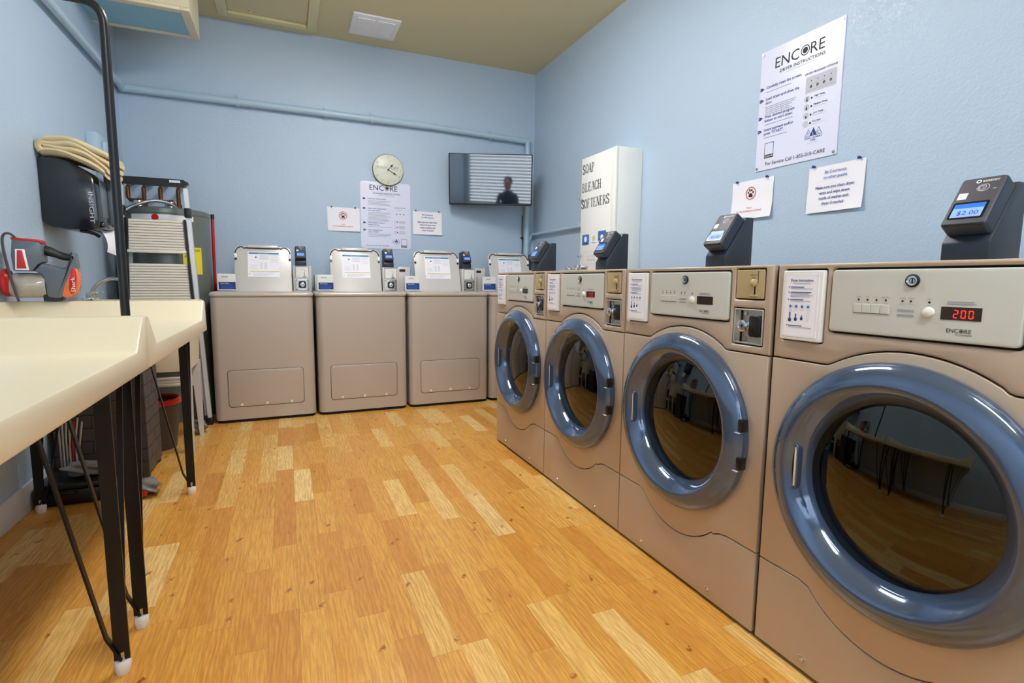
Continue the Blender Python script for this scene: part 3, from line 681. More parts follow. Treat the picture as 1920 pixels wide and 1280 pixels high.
def court_sign(label, loc, rz, lines_):
    t = thing('notice', label, 'sign', loc, rz, 'courtesy notices')
    W_, H_ = .262, .202; p = MB(); nx, nz = 12, 10; vs = []; fs = []; curl = .012
    f_ = lambda u, v: -.003-curl*(1-v)**2*(.4+.6*u)-.002*math.sin(v*6+u*3)*(1-v)
    for j in range(nz+1):
        for i in range(nx+1): u, v = i/nx, j/nz; vs.append((u*W_, f_(u, v), v*H_))
    for j in range(nz):
        for i in range(nx): a = j*(nx+1)+i; fs.append((a, a+1, a+nx+2, a+nx+1))
    p.add(vs, fs, M_paper); p.build('sheet', t); q = MB()
    for k, (s_, z, m_) in enumerate(lines_): q.text(s_, .131, z, .0185 if k < 2 else .0175, m_, 'c', f_(.6, z/H_)-.0035, .95, .0005 if k >= 2 else .0003)
    q.build('printing', t)
    for x in (.025, .235): MB().cyl((x, -.012, .207), (x, 0, .207), .0045, M_navy, n=12).cyl((x, -.014, .207), (x, -.010, .207), .0062, M_navy, n=12).build('push_pin', t)
CL = [('Be Courteous', .168, M_blue), ('to other guests', .145, M_blue), ('Make sure you clean dryer', .103, M_navy), ('vents and wipe down', .079, M_navy), ('inside of washer and', .055, M_navy), ('dryer if needed', .031, M_navy)]
court_sign('white courtesy notice in blue print on the back wall, right of the washer poster', (1.055, YB, 1.400), 0, CL)
court_sign('white courtesy notice in blue print pinned on the right wall, under the dryer poster', (XR, 1.768, 1.318), RW, CL)

def encore(q, cx, z, s, y):
    q.text('ENC', cx-.02*s, z, .075*s, M_ink, 'r', y); q.ring(cx+.013*s, z+.027*s, .020*s, .0245*s, M_ink, y, 40); q.face(circ(cx+.013*s, z+.027*s, .0145*s, 28), M_ink, y); q.text('RE', cx+.043*s, z, .075*s, M_ink, 'l', y)
def tlc(q, x, z, s, y):
    for i, m_ in enumerate((0, 1, 0)):
        cx = x+(i-1)*.026*s; h = .034*s+(i == 1)*.003*s; tri = [(cx-.018*s, z), (cx+.018*s, z), (cx, z+h)]
        if m_: q.face(tri, M_navy, y)
        else: q.plate(tri, [inset(tri, .0018*s)], M_navy, y, y+.0001)
        q.text('TLC'[i], cx, z+.004*s, .017*s, M_white if m_ else M_navy, 'c', y-.0004)
    q.text('TOTAL LAUNDRY', x, z-.012*s, .011*s, M_navy, 'c', y, 1, .0002); q.text('CARE', x, z-.023*s, .011*s, M_navy, 'c', y, 1, .0002); q.bar(x-.03*s, z-.031*s, x+.03*s, z-.0295*s, M_lgrey, y)
def flag(q, x, z, s, y, n):
    q.face([(x, z-.008*s), (x+.011*s, z-.008*s), (x+.026*s, z), (x+.011*s, z+.008*s), (x, z+.008*s)], M_navy, y); q.text(str(n), x+.004*s, z-.004*s, .011*s, M_white, 'l', y-.0004)
def scan(q, x, z, s, y):
    q.plate(rrect(x, z, x+.052*s, z+.072*s, .002*s), [rrect(x+.0022*s, z+.0165*s, x+.0498*s, z+.0698*s, .001*s)], M_ink, y, y+.0001); q.text('SCAN ME', x+.026*s, z+.004*s, .0115*s, M_white, 'c', y-.0004, .95, .0003)

# dryer instructions poster, right wall
dp = thing('poster', 'large white dryer instructions poster screwed to the right wall above the dryers', 'poster', (XR, 2.078, 1.562), RW)
PW, PH = .436, .574
MB().plate(rrect(0, 0, PW, PH, .004), [], M_sign, -.005, 0, .001).build('board', dp)
q = MB(); y = -.0058
encore(q, .235, .475, .93, y)
q.text('DRYER INSTRUCTIONS', .232, .447, .0205, M_ink, 'c', y, 1.12, .0003); q.bar(.15, .437, .31, .4395, M_lgrey, y)
for n_, (z, ls) in enumerate(((.392, ('Carefully clean lint screen.',)), (.337, ('Load dryer and close the', 'door.')), (.252, ('Press desired program', 'button to start dryer.')), (.189, ('Insert payment and/or', 'press "START".')))):
    flag(q, .004, z+.004, 1.0, y, n_+1)
    for k, s_ in enumerate(ls): q.text(s_, .042, z-k*.019, .0185, M_navy, 'l', y, 1, .0004)
    q.lines(.042, .22, z-len(ls)*.0165-.001, 5 if n_ == 1 else 1, .0088, .0026, M_grey, y, .25)
q.text('DRYER PROGRAM OPTIONS', .335, .383, .0125, M_ink, 'c', y, 1.0, .0002); q.face(rrect(.262, .300, .412, .372, .003), M_lgrey, y+.0002)
for i in range(4): x = .290+i*.032; q.face(circ(x, .352, .0026, 10), M_ink, y-.0002); q.face(circ(x, .327, .0062, 14), M_ink, y-.0002); q.text(str(i+1), x, .324, .008, M_white, 'c', y-.0005); q.bar(x-.012, .338, x+.012, .3395, M_grey, y-.0002)
q.bar(.27, .311, .40, .3125, M_grey, y-.0002)
for i, s_ in enumerate(('High Temp', 'Medium Temp', 'Low Temp', 'No Heat')):
    z = .276-i*.037; q.face(circ(.274, z, .0145, 20), M_lgrey, y); q.face(circ(.298, z, .0048, 12), M_ink, y); q.text(s_, .310, z+.001, .0115, M_ink, 'l', y, 1, .0002); q.bar(.310, z-.007, .372, z-.0055, M_lgrey, y)
    if i < 3: q.face(circ(.274, z-.006, .0045, 12), M_ink, y-.0002); q.bar(.272, z-.006, .276, z+.008-.004*i, M_ink, y-.0002)
scan(q, .052, .056, 1.02, y); tlc(q, .318, .106, 1.0, y)
q.text('For Service Call 1-855-010-CARE', .222, .020, .0235, M_ink, 'c', y, 1.0, .0003)
q.build('printing', dp)
for x in (.012, PW-.012):
    for z in (.012, PH-.012): MB().cyl((x, -.0085, z), (x, -.004, z), .0062, M_steel, n=14).build('screw', dp)
# washer instructions poster, back wall
wp = thing('poster', 'white washer instructions poster on the back wall below the clock', 'poster', (.606, YB, 1.262), 0)
PW, PH = .428, .566
MB().plate(rrect(0, 0, PW, PH, .022), [], M_sign, -.004, 0, .001).build('board', wp)
q = MB(); y = -.0048
encore(q, .215, .495, .85, y); q.text('WASHER INSTRUCTIONS', .222, .464, .018, M_ink, 'c', y, 1.15, .0002); q.bar(.15, .454, .29, .4565, M_grey, y)
for n_, (z, ls, f) in enumerate(((.418, ('Load your soiled laundry.',), 4), (.336, ('Select wash temperature', 'and close the lid.'), 8), (.216, ('Press desired program', 'button and pay.'), 1), (.155, ('Insert payment and', 'press "START".'), 3))):
    flag(q, .020, z+.004, 1.0, y, n_+1)
    for k, s_ in enumerate(ls): q.text(s_, .062, z-k*.017, .0155, M_navy, 'l', y, 1, .0003)
    q.lines(.062, .262, z-len(ls)*.0155, f, .0105, .003, M_grey, y, .3)
q.text('WASHER OPTIONS', .335, .352, .012, M_ink, 'c', y); q.bar(.31, .338, .36, .340, M_grey, y)
for i in range(3): q.face(circ(.305+i*.032, .302, .005, 12), M_navy, y)
for i, m_ in enumerate((M_grey, M_redk, M_navy)):
    z = .236-i*.045; q.ring(.298, z, .009, .011, m_, y, 18); q.face(circ(.312, z, .005, 12), M_navy, y); q.lines(.324, .384, z+.006, 3, .009, .0028, M_grey, y, .2)
tlc(q, .300, .062, .75, y); scan(q, .342, .018, 1.0, y); q.text('For Service Call 1-855-010-CARE', .14, .022, .014, M_ink, 'c', y, 1.0)
q.build('printing', wp)

# wall clock
ck = thing('wall_clock', 'round cream wall clock with dark hands on the back wall', 'clock', (.842, YB, 1.932), 0)
MB().lathe([(0, -.028), (.118, -.028), (.128, -.022), (.130, -.004), (.128, 0)], M_clock, (0, 0, 0), n=64).lathe([(.1302, -.020), (.132, -.012), (.1302, -.003)], M_ink, (0, 0, 0), n=64).build('clock_face', ck)
q = MB(); y = -.0288
for i in range(1, 13):
    a = math.radians(90-30*i); q.text(str(i), .106*math.cos(a), .106*math.sin(a)-.007, .020, M_grey if i not in (4, 6) else M_ink, 'c', y)
q.text('WASH', -.055, .004, .036, M_grey, 'c', y, .9); q.text('DRY', .058, .004, .036, M_grey, 'c', y, .9); q.text('laundry', -.01, .034, .016, M_lgrey, 'c', y); q.text('self service', -.01, -.018, .016, M_lgrey, 'c', y)
q.bar(-.07, -.036, .03, -.034, M_lgrey, y); q.build('dial_printing', ck)
def hand(mb, a, l, w_):
    a = math.radians(a); d = (math.sin(a), math.cos(a)); n_ = (d[1], -d[0])
    mb.face([(n_[0]*w_*.3-d[0]*.01, n_[1]*w_*.3-d[1]*.01), (d[0]*l*.55+n_[0]*w_*.3, d[1]*l*.55+n_[1]*w_*.3), (d[0]*l*.72+n_[0]*w_, d[1]*l*.72+n_[1]*w_), (d[0]*l, d[1]*l), (d[0]*l*.72-n_[0]*w_, d[1]*l*.72-n_[1]*w_), (d[0]*l*.55-n_[0]*w_*.3, d[1]*l*.55-n_[1]*w_*.3), (-n_[0]*w_*.3-d[0]*.01, -n_[1]*w_*.3-d[1]*.01)], M_ink, -.033)
    return mb
hand(MB(), 40, .062, .008).build('hour_hand', ck); hand(MB(), 120, .084, .006).cyl((0, -.036, 0), (0, -.028, 0), .006, M_ink, n=12).build('minute_hand', ck)

# television
tv = thing('television', 'flat black television on a swivel arm high on the back wall, reflecting a window blind', 'television', (1.695, 4.485, 1.880), 0)
tv.rotation_euler = (0, 0, 0)
TT = Matrix.Rotation(math.radians(-20.0), 4, 'Z') @ Matrix.Rotation(math.radians(6.6), 4, 'X')
MB().plate(rrect(-.368, -.218, .368, .218, .006), [], M_tvb, -.004, .035, .003, T=TT).box((-.25, .03, -.16), (.25, .06, .12), M_tvb, .01, T=TT).build('casing', tv)
MB().plate(rrect(-.358, -.204, .358, .209, .001), [], M_tv, -.0055, -.003, 0, T=TT).build('screen', tv)
MB().box((-.05, YB-4.485-.02, -.12), (.12, YB-4.485, .12), M_tvb, .003).tube([(.03, .235, 0), (.11, .15, 0), (.02, .05, 0)], .016, M_tvb, n=8).build('mount_arm', tv)

# soap vending cabinet on the right wall
sv = thing('soap_cabinet', 'tall white soap, bleach and softeners cabinet on the right wall behind the dryers', 'cabinet', (XR, 3.465, .93), RW)
cw, ch, cdp = .435, .955, .205
MB().box((0, -cdp+.012, 0), (cw, 0, ch), M_cab, .005).build('cabinet', sv)
MB().box((0, -cdp-.010, .004), (cw-.045, -cdp+.012, ch-.004), M_cab, .003).box((cw-.043, -cdp-.006, .0), (cw, -cdp+.012, ch), M_cab, .004).build('door', sv)
SER = {'S': [([(.84, .76), (.76, .95), (.48, 1.02), (.18, .95), (.12, .72), (.28, .57), (.55, .49), (.82, .38), (.90, .20), (.78, .02), (.48, -.03), (.2, .02), (.12, .24)], 1.1)],
       'O': [([(.5, 1), (.2, .88), (.06, .5), (.2, .12), (.5, 0), (.8, .12), (.94, .5), (.8, .88), (.5, 1)], .9)],
       'A': [([(.08, 0), (.5, 1)], .5), ([(.5, 1), (.92, 0)], 1.2), ([(.22, .36), (.76, .36)], .45)],
       'P': [([(.22, 0), (.22, 1)], 1.2), ([(.22, 1), (.6, .98), (.84, .76), (.6, .5), (.22, .48)], .7)],
       'B': [([(.2, 0), (.2, 1)], 1.2), ([(.2, 1), (.6, .96), (.74, .76), (.58, .54), (.2, .53)], .7), ([(.58, .54), (.86, .3), (.62, .03), (.2, 0)], .8)],
       'L': [([(.2, 0), (.2, 1)], 1.2), ([(.2, 0), (.8, 0), (.84, .2)], .5)], 'E': [([(.2, 0), (.2, 1)], 1.2), ([(.2, 1), (.78, 1), (.8, .82)], .5), ([(.2, .52), (.65, .52)], .5), ([(.2, 0), (.8, 0), (.84, .2)], .5)],
       'C': [([(.88, .78), (.7, .96), (.5, 1), (.2, .88), (.06, .5), (.2, .12), (.5, 0), (.75, .06), (.9, .24)], .9)],
       'H': [([(.16, 0), (.16, 1)], 1.2), ([(.84, 0), (.84, 1)], 1.2), ([(.16, .52), (.84, .52)], .5)], 'F': [([(.2, 0), (.2, 1)], 1.2), ([(.2, 1), (.78, 1), (.8, .82)], .5), ([(.2, .52), (.65, .52)], .5)],
       'T': [([(.5, 0), (.5, 1)], 1.2), ([(.06, .84), (.08, 1), (.92, 1), (.94, .84)], .5)], 'N': [([(.14, 0), (.14, 1)], .5), ([(.12, 1), (.86, 0)], 1.2), ([(.86, 0), (.86, 1)], .5)],
       'R': [([(.2, 0), (.2, 1)], 1.2), ([(.2, 1), (.6, .98), (.8, .76), (.6, .52), (.2, .5)], .7), ([(.5, .5), (.9, 0)], 1.1)]}
SRF = {'A': [(.08, 0), (.92, 0)], 'P': [(.22, 0), (.22, 1)], 'B': [(.2, 0), (.2, 1)], 'L': [(.2, 0), (.2, 1)], 'E': [(.2, 0), (.2, 1)], 'H': [(.16, 0), (.16, 1), (.84, 0), (.84, 1)], 'F': [(.2, 0), (.2, 1)], 'T': [(.5, 0)], 'N': [(.14, 0), (.14, 1), (.86, 1)], 'R': [(.2, 0), (.2, 1), (.9, 0)]}
def serif(q, s, x, z, h, m, y, adv=.82):
    for ch_ in s:
        w_ = h*adv*.92
        for pts, t in SER[ch_]:
            pts = [(x+a*w_, z+b*h) for a, b in pts]; hw = .058*h*t
            if len(pts) > 3:
                P = pts
                for _ in range(2): P = [P[0]]+[c for i in range(len(P)-1) for c in ((P[i][0]*.75+P[i+1][0]*.25, P[i][1]*.75+P[i+1][1]*.25), (P[i][0]*.25+P[i+1][0]*.75, P[i][1]*.25+P[i+1][1]*.75))]+[P[-1]]
                pts = P
            for i in range(len(pts)-1):
                a, b = Vector(pts[i]), Vector(pts[i+1]); d = (b-a).normalized(); k = hw*(.45+.75*abs(d.y)) if len(pts) > 3 else hw; n_ = Vector((-d.y, d.x))*k
                e_ = d*k*.4; q.face([(a-e_+n_)[:], (b+e_+n_)[:], (b+e_-n_)[:], (a-e_-n_)[:]], m, y)
        for a, b in SRF.get(ch_, ()): q.bar(x+a*w_-.12*h, z+b*h-(.018*h), x+a*w_+.12*h, z+b*h+.018*h, m, y)
        x += h*adv
y = -cdp-.0107
q = MB(); serif(q, 'SOAP', .014, .795+.045, .062, M_ink, y, .66); serif(q, 'BLEACH', .014, .680+.03, .062, M_ink, y, .68); serif(q, 'SOFTENERS', .008, .575+.02, .062, M_ink, y, .66)
for x0, x1, m_ in ((.03, .125, M_blue), (.155, .225, M_yel), (.245, .345, M_blue)):
    q.face(rrect(x0, .33+.02*(x0 > .2), x1, .405+.012*(x0 > .2), .006), m_ if m_ is M_blue else M_paper, y)
    q.face(circ((x0+x1)/2, .372, .02, 18), M_paper if m_ is M_blue else M_yel, y-.0003); q.bar(x0+.01, .338, x1-.01, .346, M_navy if m_ is M_blue else M_grey, y-.0003)
q.text('SOAP', .295, .352, .026, M_navy, 'c', y-.0006, 1, .0006)
q.text('ALL COINS', .16, .24, .022, M_lgrey, 'c', y); q.text('REQUIRED', .16, .215, .022, M_lgrey, 'c', y)
q.plate(rrect(.05, .19, .30, .28, .004), [rrect(.0515, .1915, .2985, .2785, .003)], M_lgrey, y, y+.0001); q.build('door_printing', sv)
for z in (.665, .255): MB().cyl((.014, -cdp-.03, z), (.014, -cdp-.008, z), .012, M_chrome, n=16).box((.006, -cdp-.034, z-.004), (.022, -cdp-.028, z+.004), M_steel, .001).build('lock', sv)

# ------------------------------------------------------------------ folding tables with molded tray tops on hairpin legs
def hairpin(parent, fx, fy, sx, sy, top=.757):
    l = MB(); f = (fx, fy, .035)
    l.tube([(fx, fy, .034), (fx, fy, top)], 1, M_legm, flat=(.034, .005, (1, 0, 0)))
    l.tube([(fx, fy-.004, .036), (fx+.03*sx, fy, .10), (fx+.155*sx, fy+.01*sy, top)], 1, M_legm, flat=(.016, .005, (0, 1, 0)))
    l.tube([(fx, fy, .034), (fx, fy+.012*sy, .06), (fx, fy+.16*sy, top)], 1, M_legm, flat=(.013, .005, (1, 0, 0)))
    l.cyl((fx, fy, .03), (fx, fy, .055), .006, M_steel, n=10)
    l.box((fx-.06+.05*sx, fy-.09+.07*sy, top-.006), (fx+.06+.05*sx, fy+.09+.07*sy, top), M_legm)
    o = l.build('leg', parent)
    MB().lathe([(0, 0), (.016, 0), (.018, .01), (.019, .026), (.015, .034), (0, .034)], M_rubw, (fx, fy, 0), 'z', n=18).build('rubber_foot', o)
def tray(name, label, y0, y1, far_splash, legs):
    t = thing('folding_table', label, 'table', (0, 0, 0), 0)
    xf, xb = -.349, XL+.004; zb, zt, zs = .753, .812, .896
    a = .10; prof = [(y0, zb), (y1+(.03 if far_splash else 0), zb), (y1, zs-.0), (y1-.035, zs), (y1-.115, zt), (y0+a, zt), (y0+.022, zs), (y0, zs)]
    m = MB(); m.prism(prof, M_tray, xb, xf, 'x', .007)
    m.prism([(xb, zt-.02), (xb, zs), (xb+.025, zs), (xb+.075, zt-.001)], M_tray, y0+.01, y1-.01, 'y', .003)
    m.build('tray_top', t)
    for fx, fy, sx, sy in legs: hairpin(t, fx, fy, sx, sy)
    return t
tray('t', 'cream molded folding table on black hairpin legs, nearest the camera', .58, 1.690, False, [(-.418, 1.526, -1, 1), (-.98, 1.526, 1, 1), (-.418, .80, -1, -1), (-.98, .80, 1, -1)])
tray('t', 'cream molded folding table on black hairpin legs, farther one beside the hamper', 1.693, 2.80, True, [(-.419, 1.720, -1, 1), (-.995, 1.76, 1, 1), (-.440, 2.753, -1, 1), (-.995, 2.76, 1, 1)])
# hanging rail
hr = MB(); hr.tube([(-.468, 2.0, .8125), (-.468, 2.0, 1.735), (-.4695, 2.0, 1.755), (-.475, 2.0, 1.773), (-.485, 2.0, 1.787), (-.500, 2.0, 1.797), (-.52, 2.0, 1.801), (XL+.002, 2.0, 1.806)], .0125, M_black, n=20)
hr.cyl((XL, 2.0, 1.806), (XL+.008, 2.0, 1.806), .036, M_black, n=20).cyl((-.468, 2.0, .8125), (-.468, 2.0, .819), .034, M_black, n=20)
tag(hr.build('garment_rail'), 'black pipe garment rail rising from the folding table and bending to the left wall', 'rail')

# ------------------------------------------------------------------ hamper, utility tub, bin, clutter
hm = thing('hamper', 'dark brown resin hamper with brick pattern on the floor by the left wall', 'hamper', (-.845, 3.19, 0), 0)
b = MB(); HX, HY, HZ = .185, .145, .60
b.box((-HX+.006, -HY+.006, .025), (HX-.006, HY-.006, HZ), M_hamper)
def brick(face, u0, u1, off):
    rows = 9; rh = (HZ-.03)/rows
    for r_ in range(rows):
        L_ = .15; x = u0-(.075 if r_ % 2 else 0)
        while x < u1:
            a_, c_ = max(u0, x)+.0015, min(u1, x+L_)-.0015
            if c_-a_ > .01:
                z0, z1 = .027+r_*rh, .027+(r_+1)*rh-.004
                if face == 'x': b.box((off-.004, a_, z0), (off+.003, c_, z1), M_hamper, .0015, 1)
                else: b.box((a_, off-.003, z0), (c_, off+.004, z1), M_hamper, .0015, 1)
            x += L_
brick('x', -HY, HY, HX-.004); brick('y', -HX, HX, -HY+.004)
for x in (-HX+.02, HX-.02):
    for y_ in (-HY+.02, HY-.02): b.box((x-.015, y_-.015, 0), (x+.015, y_+.015, .03), M_hamper)
b.build('body', hm); MB().box((-HX-.006, -HY-.006, HZ), (HX+.006, HY+.006, HZ+.03), M_hamper, .006).build('lid', hm)

ub = thing('utility_sink', 'cream plastic utility tub on tapered white legs beyond the folding tables', 'sink', (-.765, 3.60, 0), 0)
TX, TY = .262, .205
def loopv(e, z): return [(-TX+e, -TY+e, z), (TX-e, -TY+e, z), (TX-e, TY-e, z), (-TX+e, TY-e, z)]
vs = loopv(.02, .475)+loopv(-.0, .84)+loopv(-.012, .845)+loopv(-.012, .865)+loopv(.012, .865)+loopv(.04, .50); fs = [(0, 1, 2, 3)]
for k in range(5):
    for i in range(4): fs.append((k*4+i, k*4+(i+1) % 4, k*4+4+(i+1) % 4, k*4+4+i))
fs.append((20, 21, 22, 23)); MB().add(vs, fs, M_tub).build('basin', ub)
for sx in (-1, 1):
    for sy in (-1, 1):
        l = MB(); x0, y0_ = sx*(TX-.035), sy*(TY-.035); x1, y1_ = sx*(TX-.025), sy*(TY-.02)
        def sq(x, y, z, h): return [(x-h, y-h, z), (x+h, y-h, z), (x+h, y+h, z), (x-h, y+h, z)]
        vs = sq(x1, y1_, .0, .011)+sq(x0, y0_, .49, .024); l.add(vs, [(0, 1, 2, 3), (4, 5, 6, 7)]+[(i, (i+1) % 4, 4+(i+1) % 4, 4+i) for i in range(4)], M_alu); l.build('leg', ub)
fa = thing('faucet', 'chrome gooseneck faucet at the utility tub by the left wall', 'faucet', (-.985, 3.55, .865), 0)
MB().box((-.02, -.07, 0), (.035, .07, .022), M_chrome, .006).build('base', fa)
MB().tube([(.008, .0, .02), (.012, .0, .06), (.045, .005, .105), (.10, .01, .128), (.145, .015, .118), (.155, .016, .08)], [.010, .010, .009, .009, .009, .011], M_chrome, n=12, smooth=2).build('spout', fa)
for s in (-1, 1): MB().cyl((.008, s*.05, .02), (.008, s*.05, .045), .012, M_chrome, n=12).box((.0, s*.05-.006, .042), (.05, s*.05+.006, .052), M_chrome, .003).build('handle', fa)

bn = thing('waste_bin', 'dark waste bin with a red rim on the floor under the utility tub', 'bin', (-.74, 3.60, 0), 0)
MB().lathe([(0, .0), (.105, .0), (.135, .27), (.128, .27), (.10, .01), (0, .01)], M_bin, (0, 0, 0), 'z', n=28).build('body', bn)
MB().lathe([(.128, .262), (.142, .268), (.142, .292), (.13, .298), (.124, .285)], M_redp, (0, 0, 0), 'z', n=28).build('rim', bn)

# heater, ladder, broom, electrical
wh = thing('water_heater', 'grey cylindrical water heater in the back left corner behind the stepladder', 'water heater', (-.765, 4.455, 0), 0)
hrad = .268
MB().lathe([(0, 0), (hrad, 0), (hrad, 1.42), (hrad+.004, 1.425), (hrad+.004, 1.453), (hrad-.01, 1.463), (0, 1.47)], M_heater, (0, 0, 0), 'z', n=56).build('tank', wh)
def wrap(a0, a1, z0, z1, r, m, name, par, n=10):
    vs = []; fs = []
    for i in range(n+1):
        a = math.radians(a0+(a1-a0)*i/n); vs += [(r*math.cos(a), r*math.sin(a), z0), (r*math.cos(a), r*math.sin(a), z1)]
    for i in range(n): fs.append((2*i, 2*i+2, 2*i+3, 2*i+1))
    return MB().add(vs, fs, m).build(name, par)
wrap(-62, -33, 1.02, 1.205, hrad+.001, M_lime, 'energy_label', wh); wrap(-125, -44, 1.378, 1.412, hrad+.001, M_white, 'brand_strip', wh)
q = MB()
for s_, z, sz in (('ENERGYGUIDE', 1.178, .021), ('$540', 1.135, .018), ('kWh', 1.07, .016)):
    v, f = text_data(s_); x0 = -.075
    T = lambda a: (math.cos(a), math.sin(a))
    vs = []
    for a_, b_ in v:
        an = math.radians(-60)+(a_*sz*.8)/hrad; vs.append(((hrad+.0025)*math.cos(an), (hrad+.0025)*math.sin(an), z+b_*sz))
    q.add(vs, f, M_ink)
q.build('label_printing', wh)
q = MB(); vs = [(0, 0, 0)]; rc = .020
for zc in (1.392,):
    ring = [((hrad+.0025)*math.cos(math.radians(-93)+a/hrad), (hrad+.0025)*math.sin(math.radians(-93)+a/hrad), zc+b_) for a, b_ in circ(0, 0, .021, 24)]
    q.add(ring, [tuple(range(24))], M_redp)
q.build('round_emblem', wh)
for i, (x, elbow) in enumerate(((-.19, 1), (-.10, 0), (-.005, 1), (.10, 0))):
    c = MB(); yb = -.10
    if elbow: c.tube([(x, yb, 1.60), (x, yb, 1.53), (x+.01, yb, 1.515), (x+.055, yb, 1.512)], .013, M_copper, n=12).cyl((x+.05, yb, 1.512), (x+.075, yb, 1.512), .017, M_copper, n=12).cyl((x+.075, yb, 1.512), (x+.082, yb, 1.512), .010, M_orange, n=12).lathe([(0, 0), (.04, 0), (.03, .05), (.012, .055)], M_steel, (x+.055, yb, 1.462), 'z', n=16)
    else: c.cyl((x, yb, 1.46), (x, yb, 1.60), .013, M_copper, n=12).cyl((x, yb, 1.475), (x, yb, 1.50), .019, M_copper, n=12)
    c.tube([(x, yb, 1.59), (x, yb+.01, 1.603), (x, yb+.03, 1.612), (x, YB-4.455-.006, 1.705)], .013, M_copper, n=12)
    c.build('copper_pipe', wh)
hz = MB(); hz.tube([(-1.0, 4.08, 1.70), (-1.0, 4.08, 1.58), (-1.0, 4.07, 1.47), (-.985, 4.10, 1.42), (-.95, 4.16, 1.415), (-.90, 4.20, 1.46), (-.80, 4.27, 1.515), (-.70, 4.32, 1.50), (-.66, 4.35, 1.45)], .011, M_rope, n=10, smooth=2)
tag(hz.build('flexible_conduit'), 'grey ribbed flexible conduit looping from the wall box to the water heater', 'conduit')
eb = thing('junction_box', 'blue grey electrical box on the left wall above the paper towel dispenser', 'electrical box', (XL, 4.05, 1.72), LW)
MB().box((-.10, -.055, 0), (.10, 0, .13), M_pipe, .004).build('body', eb); MB().box((-.02, -.075, .02), (.085, -.055, .095), M_pipe, .006).cyl((0.03, -.04, -.03), (.03, -.04, 0), .018, M_pipe, n=12).build('switch_cover', eb)

ld = thing('stepladder', 'folded white stepladder with black top bar and ribbed treads leaning before the water heater', 'ladder', (-.752, 4.06, 0), 0)
def lx(s, z): return s*(.240-(.240-.172)*z/1.6)+.0
for s in (-1, 1):
    MB().tube([(lx(s, 0), .0, .03), (lx(s, 1.57), .01, 1.57)], 1, M_alu, flat=(.024, .034, (1, 0, 0))).build('front_rail', ld)
    MB().tube([(lx(s, 0)-s*.03, .07, .03), (lx(s, 1.45)-s*.03, .055, 1.36)], 1, M_alu, flat=(.018, .022, (1, 0, 0))).build('rear_rail', ld)
    MB().box((lx(s, 0)-.018, -.024, 0), (lx(s, 0)+.018, .024, .05), M_black, .004).build('foot', ld)
    MB().box((lx(s, 0)-s*.03-.014, .052, 0), (lx(s, 0)-s*.03+.014, .088, .05), M_read, .004).build('foot', ld)
    MB().box((lx(s, 1.42)-.018, -.026, 1.385), (lx(s, 1.42)+.018, .03, 1.445), M_black, .004).build('joint_cap', ld)
    MB().tube([(lx(s, 1.38)-s*.022, -.006, 1.37), (lx(s, .80)-s*.022, -.006, .72)], 1, M_black, flat=(.012, .02, (1, 0, 0))).build('side_strap', ld)
MB().tube([(-.178, .0, 1.585), (-.165, .0, 1.600), (.165, .0, 1.600), (.178, 0, 1.585)], 1, M_black, flat=(.045, .036, (0, 0, 1))).box((.09, -.022, 1.60), (.15, -.016, 1.615), M_alu).build('top_bar', ld)
for z0, z1 in ((1.175, 1.365), (.86, 1.085), (.62, .80), (.30, .34)):
    hw0, hw1 = lx(1, z0)-.035, lx(1, z1)-.035; tr = MB(); n_ = max(2, int((z1-z0)/.0165)); st_ = (z1-z0)/n_
    tr.add([(-hw0, .004, z0), (hw0, .004, z0), (hw1, .010, z1), (-hw1, .010, z1)], [(0, 1, 2, 3)], M_tread)
    for i in range(n_):
        za = z0+i*st_; w0_ = hw0+(hw1-hw0)*i/n_; tr.box((-w0_, -.008, za), (w0_, .006, za+st_*.86), M_tread, .0025, 1)
    tr.box((-hw0-.01, -.014, z0-.022), (hw0+.01, .008, z0-.002), M_tread, .004); tr.build('tread', ld)

br = MB(); br.cyl((-.512, 4.63, .05), (-.498, 4.66, 1.46), .011, M_redp, n=12).cyl((-.4982, 4.6594, 1.44), (-.4978, 4.661, 1.475), .013, M_black, n=12)
tag(br.build('broom_handle'), 'red broom stick leaning in the gap between water heater and first washer', 'broom')

# paper towel dispenser, folded towel, hand vacuum
pd = thing('towel_dispenser', 'black smoke plastic paper towel dispenser mounted on the left wall', 'dispenser', (XL, 3.22, 1.225), LW)
DWd, DDp, DHt = .285, .225, .335
b = MB()
pr = [(0, .03), (-.04, .008), (-.10, 0), (-DDp+.03, .0), (-DDp+.004, .018), (-DDp, .06), (-DDp+.004, .20), (-DDp+.012, DHt-.085), (-DDp+.035, DHt-.055), (-.12, DHt-.012), (-.06, DHt), (-.0, DHt)]
b.prism(pr, M_disp2, 0, DWd, 'x', .012); b.build('cover', pd)
b = MB(); b.prism([(x-.003, z) for x, z in ((-DDp+.001, .07), (-DDp+.004, .25), (-DDp+.012, .25), (-DDp+.01, .07))], M_vacg, .06, .15, 'x', .003)
T = Matrix.Rotation(0, 4, 'X'); b.build('window', pd)
q = MB(); v, f = text_data('INSIGHT'); q.add([(-.0008, -DDp+.036-b_*.026, .185-a_*.040) for a_, b_ in v], f, M_lgrey); q.build('side_lettering', pd)
MB().box((.03, -DDp-.012, .012), (.20, -DDp+.01, .045), M_blackg, .008).tube([(.02, -.14, -.004), (.02, -.19, -.012), (.03, -.215, -.03)], .008, M_blackg, n=8, smooth=1).box((.19, -DDp-.022, .04), (.27, -DDp+.02, .33), M_vacg, .008).build('lever', pd)
b = MB(); vs = []; fs = []; n_ = 10
for i in range(n_+1):
    t_ = i/n_; yy = -DDp+.03-.035*math.sin(t_*2.2); z = .03-.13*t_; vs += [(.07+.02*t_, yy, z), (.235+.012*math.sin(4*t_), yy-.02*t_, z-(.02*t_))]
